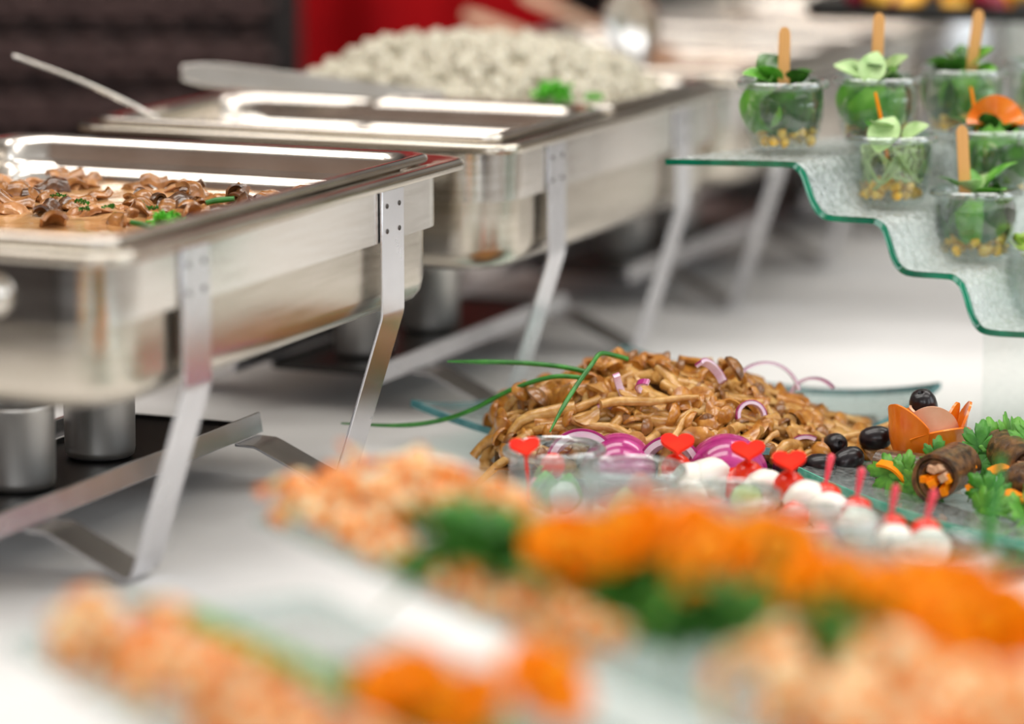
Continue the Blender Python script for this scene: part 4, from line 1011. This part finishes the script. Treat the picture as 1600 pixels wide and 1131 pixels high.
def heart_mesh(s, t):
    mb = MB(); pts = []
    for k in range(28):
        a = 2 * pi * k / 28
        pts.append((0.0165 * s * 16 * math.sin(a) ** 3 / 16, 0.0155 * s * (13 * math.cos(a) - 5 * math.cos(2 * a) - 2 * math.cos(3 * a) - math.cos(4 * a)) / 16))
    mb.loft([[(x, -t / 2, z) for x, z in pts], [(x, t / 2, z) for x, z in pts]], True, True)
    return mb
def pick(root, kind, h0, h1):
    P_part(root, 'shaft', MB().tube([(0, 0, h0), (0, 0, h1)], 0.0013, 6), 'pick_red')
    if kind == 'heart': P_part(root, 'heart_head', heart_mesh(0.80, 0.0036), 'pick_red', loc=(0, 0, h1 + 0.004), rot=(R(-58), 0, 0), bevel=0.0007)
    else: P_part(root, 'paddle_head', MB().tube([(0, 0, h1 - 0.004), (0, 0, h1 + 0.006), (0, 0, h1 + 0.020), (0, 0, h1 + 0.022)], [0.0016, 0.0030, 0.0042, 0.001], 10, True, 0.7), 'pick_pink')
hp = P_empty('party_pick'); pick(hp, 'heart', -0.030, 0.012)
pp = P_empty('party_pick'); pick(pp, 'paddle', -0.028, 0.009)
random.seed(15)
for i, ((x, y), sc, _) in enumerate(FJ):
    base = Vector((x, y, T + 0.0005))
    put(jp, base, (0, 0, 0), sc, FL[i], 'jar', 'glass jars in front of the mushroom plate')
    nm = jar_in[i]
    for k in range(3):
        a = 6.28 * k / 3 + rnd(-0.3, 0.3) + (2.9 if i == 0 else 0)
        put(radp if k == 0 else mozp, base + Vector((0.014 * math.cos(a), 0.014 * math.sin(a), 0.026)), (rnd(-0.4, 0.4), rnd(-0.4, 0.4), rnd(0, 6)), 0.8,
            ('pink radish piece inside the ' if k == 0 else 'white mozzarella ball inside the ') + nm, 'radish' if k == 0 else 'mozzarella', 'fillings of the ' + nm)
    for k in range(4):
        a = rnd(0, 6.3)
        put(bl[k % 2], base + Vector((0.018 * math.cos(a), 0.018 * math.sin(a), rnd(0.012, 0.02))), (R(80), rnd(-0.5, 0.5), a + pi / 2), 0.75, 'green leaf inside the ' + nm, 'leaf', 'leaves in the ' + nm)
    if i != 4: put(tomp, base + Vector((rnd(-0.008, 0.008), 0.010, 0.047)), (0.3, 0.2, 1), 0.8, 'small red tomato at the top of the ' + nm, 'tomato')
put(hp, (0.0115, 2.578, T + 0.058), (R(0), R(-5), R(8)), 0.92, 'red heart pick on the rim of the leftmost front jar', 'pick', 'red heart picks')
# tray behind the jars with skewers
tr = [rr(0.10, 0.16, 0.02, 0.001), rr(0.114, 0.174, 0.03, 0.0012), rr(0.122, 0.182, 0.032, 0.008), rr(0.124, 0.184, 0.033, 0.0085), rr(0.124, 0.184, 0.033, 0.0075), rr(0.122, 0.182, 0.032, 0.0068), rr(0.112, 0.172, 0.03, 0.0026), rr(0.10, 0.16, 0.02, 0.0022)]
tag(obj('steel_tray', MB().loft(tr[:4] + tr[6:], True, True), 'steel', loc=(0.255, 2.578, T), rot=(0, 0, R(-150))), 'shallow polished steel tray under the mozzarella and tomato skewers', 'tray')
SK = [  # tomato, mozzarella, pick kind, positions (x, y)
    (0.135, 2.668, 'heart', 'leftmost'), (0.168, 2.655, None, 'second'), (0.192, 2.640, 'heart', 'third'), (0.222, 2.600, 'heart', 'fourth'), (0.2485, 2.585, 'paddle', 'fifth'), (0.268, 2.535, 'paddle', 'sixth'), (0.288, 2.475, 'paddle', 'seventh'), (0.313, 2.462, 'paddle', 'eighth')]
ordn = {'leftmost': 'leftmost', 'second': 'second from left', 'third': 'third from left', 'fourth': 'fourth from left', 'fifth': 'fifth from left', 'sixth': 'sixth from left', 'seventh': 'seventh from left', 'eighth': 'rightmost'}
random.seed(19)
for x, y, kind, o in SK:
    b0 = Vector((x, y, T)); d = ordn[o]
    if kind == 'heart':
        put(tomp, b0 + Vector((0.0, 0.004, 0.0345)), (0.4, 0, rnd(0, 6)), 1.0, 'red cherry tomato under a red heart pick, %s in the skewer row' % d, 'tomato', 'cherry tomatoes on the skewers')
        put(mozp, b0 + Vector((0.012, -0.012, 0.026)), (0, 0, rnd(0, 6)), 1.15, 'white mozzarella ball before a heart pick, %s in the skewer row' % d, 'mozzarella', 'mozzarella balls on the skewers')
        put(hp, b0 + Vector((0, -0.002, 0.040)), (R(rnd(-6, 6)), R(rnd(-6, 8)), R(rnd(-10, 12))), 1.05, 'red heart shaped pick, %s in the skewer row' % d, 'pick', 'red heart picks')
    elif kind == 'paddle':
        put(tomp, b0 + Vector((0.002, 0.004, 0.028)), (0.4, 0, rnd(0, 6)), 1.0, 'red cherry tomato under a pink pick, %s in the skewer row' % d, 'tomato', 'cherry tomatoes on the skewers')
        put(mozp, b0 + Vector((0.002, -0.016, 0.022)), (0, 0, rnd(0, 6)), 1.05, 'white mozzarella ball before a pink pick, %s in the skewer row' % d, 'mozzarella', 'mozzarella balls on the skewers')
        put(pp, b0 + Vector((0, 0.002, 0.034)), (R(rnd(-6, 6)), R(rnd(4, 16)), 0), 1.0, 'pinkish red paddle pick, %s in the skewer row' % d, 'pick', 'pink paddle picks')
    else:
        put(mozp, b0 + Vector((-0.006, 0.004, 0.026)), (0, 0, rnd(0, 6)), 1.35, 'large white mozzarella ball beside the domed onion', 'mozzarella', 'mozzarella balls on the skewers')
        put(tomp, b0 + Vector((0.014, -0.002, 0.026)), (0.4, 0.6, 0), 1.05, 'red cherry tomato right of the large mozzarella ball', 'tomato', 'cherry tomatoes on the skewers')
put(tomp, (0.2215, 2.548, T + 0.022), (0.4, 0.5, 1), 1.0, 'red cherry tomato half hidden behind the third front jar', 'tomato', 'cherry tomatoes on the skewers')
put(mozp, (0.142, 2.615, T + 0.0205), (0, 0, 1), 1.1, 'white mozzarella ball half hidden behind the second front jar', 'mozzarella', 'mozzarella balls on the skewers')
put(cucp, (0.186, 2.575, T + 0.030), (R(68), 0, R(-15)), 1.0, 'round cucumber slice among the mozzarella balls', 'cucumber')
put(olp, (0.238, 2.620, T + 0.016), (R(80), 0, 0), 0.9, 'black olive lying on the steel tray behind the skewers', 'olive')

# ================================================================== FOREGROUND PLATTERS
EA = Vector((0.503, -0.864, 0)); EB = Vector((0.864, 0.503, 0)); PA = Vector((-0.152, 2.140, 0))
def pa(a, p, z): return PA + EA * a + EB * p + Vector((0, 0, T + z))
PB = Vector((-0.269, 1.8325, 0))
def pb(a, p, z): return PB + EA * a + EB * p + Vector((0, 0, T + z))
RA = math.atan2(EA.y, EA.x)
def platter(fn0, La, Lp, label, zt):
    root = tag(empty('glass_platter', fn0(La / 2, Lp / 2 - 0.024, 0), (0, 0, RA)), label, 'platter')
    hx, hy = La / 2, Lp / 2
    L = [rr(hx - 0.02, hy - 0.02, 0.012, zt - 0.008), rr(hx, hy, 0.014, zt - 0.003), rr(hx - 0.001, hy - 0.001, 0.014, zt + 0.002), rr(hx - 0.021, hy - 0.021, 0.012, zt - 0.003)]
    obj('glass_plate', MB().loft(L, True, True), 'plate_glass', root)
    obj('glass_edge', MB().loft([rr(hx, hy, 0.014, zt - 0.003), rr(hx + 0.0015, hy + 0.0015, 0.014, zt), rr(hx - 0.001, hy - 0.001, 0.014, zt + 0.0022)]), 'plate_glass', root)
    return root
def riser(c, label):
    root = tag(empty('glass_riser', (c[0], c[1], T), (0, 0, RA)), label, 'riser')
    obj('glass_block', MB().lathe([(0, 0.001), (0.05, 0.001), (0.052, 0.004), (0.04, 0.05), (0.04, 0.08), (0.05, 0.106), (0.05, 0.1105), (0, 0.1105)], 36), 'clear_glass', root)
platter(pa, 0.76, 0.30, 'long glass platter of prawns, parsley and carrot flowers in the foreground', 0.120)
platter(pb, 0.42, 0.20, 'narrow glass platter of prawns at the lower left corner', 0.120)
riser(pa(0.45, 0.16, 0), 'clear glass riser carrying the long prawn platter'); riser(pb(0.21, 0.08, 0), 'clear glass riser carrying the narrow prawn platter')
def prawn(seed):
    random.seed(seed); root = P_empty('prawn'); mb = MB(); n = 24; Rc = 0.0125; span = rnd(3.6, 4.4)
    pts = []; rad = []
    for i in range(n + 1):
        t = i / n; a = span * t
        pts.append(Vector(((Rc + 0.002 * t) * math.cos(a), (Rc + 0.002 * t) * math.sin(a), 0.0015 * t)))
        rad.append((0.0078 * (1 - 0.62 * t)) * (0.86 + 0.16 * abs(math.sin(t * pi * 6))))
    for sgm in range(6):
        i0 = sgm * 4; mb.tube(pts[i0:i0 + 5], rad[i0:i0 + 5], 10, True, 1.0, 0 if sgm % 2 == 0 else 1)
    P_part(root, 'body', mb, ['prawn_orange', 'prawn_cream'])
    e = pts[-1]; t = (pts[-1] - pts[-3]).normalized(); sd = Vector((0, 0, 1))
    tf = MB()
    for k in (-1, 0, 1):
        d = (t + sd * 0.5 * k).normalized()
        tf.tube([e, e + d * 0.006, e + d * 0.011], [0.001, 0.0026, 0.0008], 6, True, 0.4)
    P_part(root, 'tail_fan', tf, 'prawn_orange')
    return root
PRW = [prawn(200 + i) for i in range(4)]
random.seed(64)
def prawns(n, fn, amin, amax, pmin, pmax, z0, hz, label, group, sc=(1.1, 1.5)):
    for i in range(n):
        a = rnd(amin, amax); p = rnd(pmin, pmax); q = 1 - abs((p - (pmin + pmax) / 2) / ((pmax - pmin) / 2 + 1e-6)) ** 2
        put(random.choice(PRW), fn(a, p, z0 + hz * q * rnd(0.1, 1.0)), (rnd(-0.9, 0.9) + pi / 2 * random.choice((0, 1)), rnd(-0.9, 0.9), rnd(0, 6.3)), rnd(*sc), label + ', ' + ('far' if a < amin + (amax - amin) / 3 else 'middle' if a < amax - (amax - amin) / 3 else 'near') + (' left' if p < (pmin + pmax) / 2 else ' right') + ' part', 'prawn', group)
LA = 'blurred orange prawn at the %s of the long platter'
prawns(46, pa, 0.010, 0.14, -0.008, 0.11, 0.128, 0.034, LA % 'far left end', 'prawns at the far left end of the long platter', (0.8, 1.05))
prawns(24, pa, 0.14, 0.42, -0.012, 0.008, 0.126, 0.004, LA % 'left rim', 'prawns along the left rim of the long platter', (0.75, 0.92))
prawns(44, pa, 0.49, 0.73, -0.005, 0.12, 0.128, 0.008, LA % 'near end', 'prawns at the near end of the long platter', (1.05, 1.4))
LB = 'blurred orange prawn on the narrow lower left platter'
prawns(54, pb, 0.02, 0.36, -0.010, 0.060, 0.124, 0.010, LB, 'prawns on the narrow lower left platter', (0.85, 1.1))
# carrot flowers
def carrot_flower(seed):
    random.seed(seed); root = P_empty('carrot_flower')
    for k in range(7):
        a0 = 6.28 * k / 7; 
        mb = MB(); mb.shell(lambda u, w: (0.026 * w * (0.35 + 0.65 * w ** 0.3) * math.cos((u - 0.5) * 1.25), 0.026 * w * math.sin((u - 0.5) * 1.25), 0.016 * w * w + 0.002 * math.sin(u * 8 + k)), 8, 6, 0.003)
        P_part(root, 'petal', mb, 'carrot' if k % 2 else 'carrot_deep', rot=(0, rnd(-0.25, 0.15), a0), loc=(0, 0, 0.0015 * (k % 2)))
    for k in range(4):
        mb = MB(); mb.shell(lambda u, w: (0.015 * w * math.cos((u - 0.5) * 1.6), 0.015 * w * math.sin((u - 0.5) * 1.6), 0.018 * w * w), 6, 5, 0.003)
        P_part(root, 'petal', mb, 'carrot', rot=(0, rnd(-0.5, -0.2), 6.28 * k / 4 + 0.4), loc=(0, 0, 0.004))
    return root
CF = [carrot_flower(300 + i) for i in range(3)]
random.seed(71)
cfp = [(0.033, 1.874, 0.170, 'leftmost'), (0.073, 1.847, 0.184, 'second from left'), (0.098, 1.870, 0.176, 'third from left'), (0.119, 1.827, 0.176, 'fourth from left'), (0.145, 1.850, 0.172, 'fifth from left'), (0.160, 1.785, 0.170, 'sixth from left'), (0.185, 1.812, 0.160, 'seventh from left'),
       (0.218, 1.767, 0.172, 'third from right'), (0.243, 1.790, 0.160, 'second from right'), (0.262, 1.712, 0.170, 'rightmost'), (0.235, 1.735, 0.164, 'fourth from right'), (0.196, 1.775, 0.160, 'fifth from right')]
for x, y, z, lab in cfp:
    put(random.choice(CF), (x, y, T + z - 0.022), (R(rnd(20, 60)), R(rnd(-25, 25)), rnd(-0.6, 0.6)), rnd(1.08, 1.25), 'large blurred orange carrot flower, %s on the long platter' % lab, 'carrot flower', 'carrot flowers on the long platter')
for a, p, z, lab in ((0.280, 0.088, 0.136, 'left'), (0.300, 0.148, 0.136, 'right'), (0.325, 0.100, 0.134, 'lower')):
    put(random.choice(CF), pb(a, p, z), (R(rnd(20, 50)), R(rnd(-20, 20)), rnd(-0.6, 0.6)), 1.0, 'blurred orange carrot flower, %s one on the narrow platter' % lab, 'carrot flower', 'carrot flowers on the narrow platter')
# parsley bed
BL = 'dark parsley sprig under the carrot flowers of the long platter'
for i in range(130):
    a = rnd(0.215, 0.53); p = max(0, a - 0.22) * 0.30 + rnd(-0.012, 0.045)
    put(SPR[(i % 5 == 0) + (i % 2) * 2], pa(a, p, 0.128 + rnd(0, 0.020)), (R(rnd(-10, 60)), R(rnd(-40, 40)), rnd(0, 6.3)), rnd(0.9, 1.25), BL + (', far third' if a < 0.28 else ', middle third' if a < 0.39 else ', near third'), 'parsley', 'parsley sprigs under the carrot flowers')
for i in range(9):
    a = rnd(0.20, 0.36); p = rnd(0.075, 0.11)
    put(SPR[i % 4], pb(a, p, 0.128 + rnd(0, 0.008)), (R(rnd(-10, 30)), R(rnd(-40, 40)), rnd(0, 6.3)), rnd(0.9, 1.2), 'green parsley sprig beside the prawns on the narrow platter', 'parsley', 'parsley sprigs on the narrow platter')
lk = MB(); lk.ribbon(cat_rom([pb(-0.02, 0.066, 0.126), pb(0.05, 0.066, 0.136), pb(0.13, 0.066, 0.138), pb(0.22, 0.070, 0.138), pb(0.30, 0.074, 0.128)], 6), EB, [0.006 + 0.010 * math.sin(pi * i / 24) for i in range(25)], 0.003)
tag(obj('leek_leaf', lk, 'leek'), 'long green leek leaf lying over the prawns on the narrow platter', 'leek')

# ================================================================== FAR RIGHT BACKGROUND
tr_c = Vector((0.565, 3.66, 0))
tr_root = tag(empty('black_tray', (tr_c.x, tr_c.y, T + 0.330), (0, 0, R(-19))), 'black serving tray raised high at the top right corner', 'tray')
L = [rr(0.20, 0.12, 0.01, 0.0), rr(0.215, 0.135, 0.014, 0.001), rr(0.22, 0.14, 0.015, 0.016), rr(0.217, 0.137, 0.014, 0.016), rr(0.21, 0.13, 0.012, 0.005), rr(0.20, 0.12, 0.01, 0.004)]
obj('tray_body', MB().loft(L, True, True), 'black_plastic', tr_root)
for sx in (0.05, 0.16):
    for sy in (-0.06, 0.06):
        obj('tray_post', MB().tube([(sx, sy, -0.330), (sx, sy, 0.002)], 0.009, 12), 'black_metal', tr_root)
random.seed(33)
fruit = [P_part(None, 'fruit_piece', lump(10, 7, (0.016, 0.013, 0.011), 0.3, i), m) for i, m in enumerate(('mango', 'carrot', 'berry', 'mango'))]
Mt = Matrix.Rotation(R(-19), 3, 'Z')
for i in range(60):
    q = Mt @ Vector((rnd(-0.195, 0.195), rnd(-0.12, 0.12), 0.012 + rnd(0, 0.018)))
    put(fruit[i % 4], tr_c + q + Vector((0, 0, T + 0.330)), (rnd(0, 6), rnd(0, 6), rnd(0, 6)), rnd(0.8, 1.2), ['yellow fruit piece heaped on the raised black tray', 'orange fruit piece heaped on the raised black tray', 'dark red berry on the raised black tray', 'yellow fruit piece heaped on the raised black tray'][i % 4], 'fruit', 'fruit pieces on the black tray')
gl = tag(empty('globe_lamp', (0.5729, 4.2, T)), 'pale blue white globe on a slim stem behind the jars', 'lamp')
obj('globe', MB().ellip((0, 0, 0.252), (0.027, 0.027, 0.030), 20, 14), 'globe', gl)
obj('stem', MB().lathe([(0.004, 0.008), (0.0035, 0.12), (0.006, 0.224), (0.012, 0.228), (0, 0.228)], 14), 'steel', gl)
obj('base', MB().lathe([(0, 0.0), (0.04, 0.0), (0.041, 0.004), (0.01, 0.009), (0, 0.009)], 24), 'steel', gl)
vp = [(0, 0.002), (0.05, 0.002), (0.054, 0.006), (0.044, 0.03), (0.05, 0.12), (0.064, 0.25), (0.085, 0.36), (0.082, 0.36), (0.061, 0.25), (0.047, 0.12), (0.041, 0.03), (0, 0.012)]
tag(obj('glass_vase', MB().lathe(vp, 40), 'clear_glass', loc=(0.655, 4.02, T)), 'tall flared clear glass vase at the right picture edge', 'vase')
vr = tag(empty('white_branch', (0.655, 4.02, T + 0.012)), 'white frosted twigs standing in the tall glass vase', 'branch')
for i in range(12):
    random.seed(400 + i); a = rnd(0, 6.3); p0 = Vector((0.012 * math.cos(a), 0.012 * math.sin(a), 0.003)); p3 = Vector((0.045 * math.cos(a), 0.045 * math.sin(a), rnd(0.25, 0.42)))
    obj('twig', MB().tube(bez(p0, p0 + Vector((0, 0, 0.1)), p3 - Vector((rnd(-0.02, 0.02), rnd(-0.02, 0.02), 0.1)), p3, 8), 0.003, 6), 'frame_white', vr)

# ------------------------------------------------------------------ drop the unlinked prototypes
for o in PROTOS:
    bpy.data.objects.remove(o)
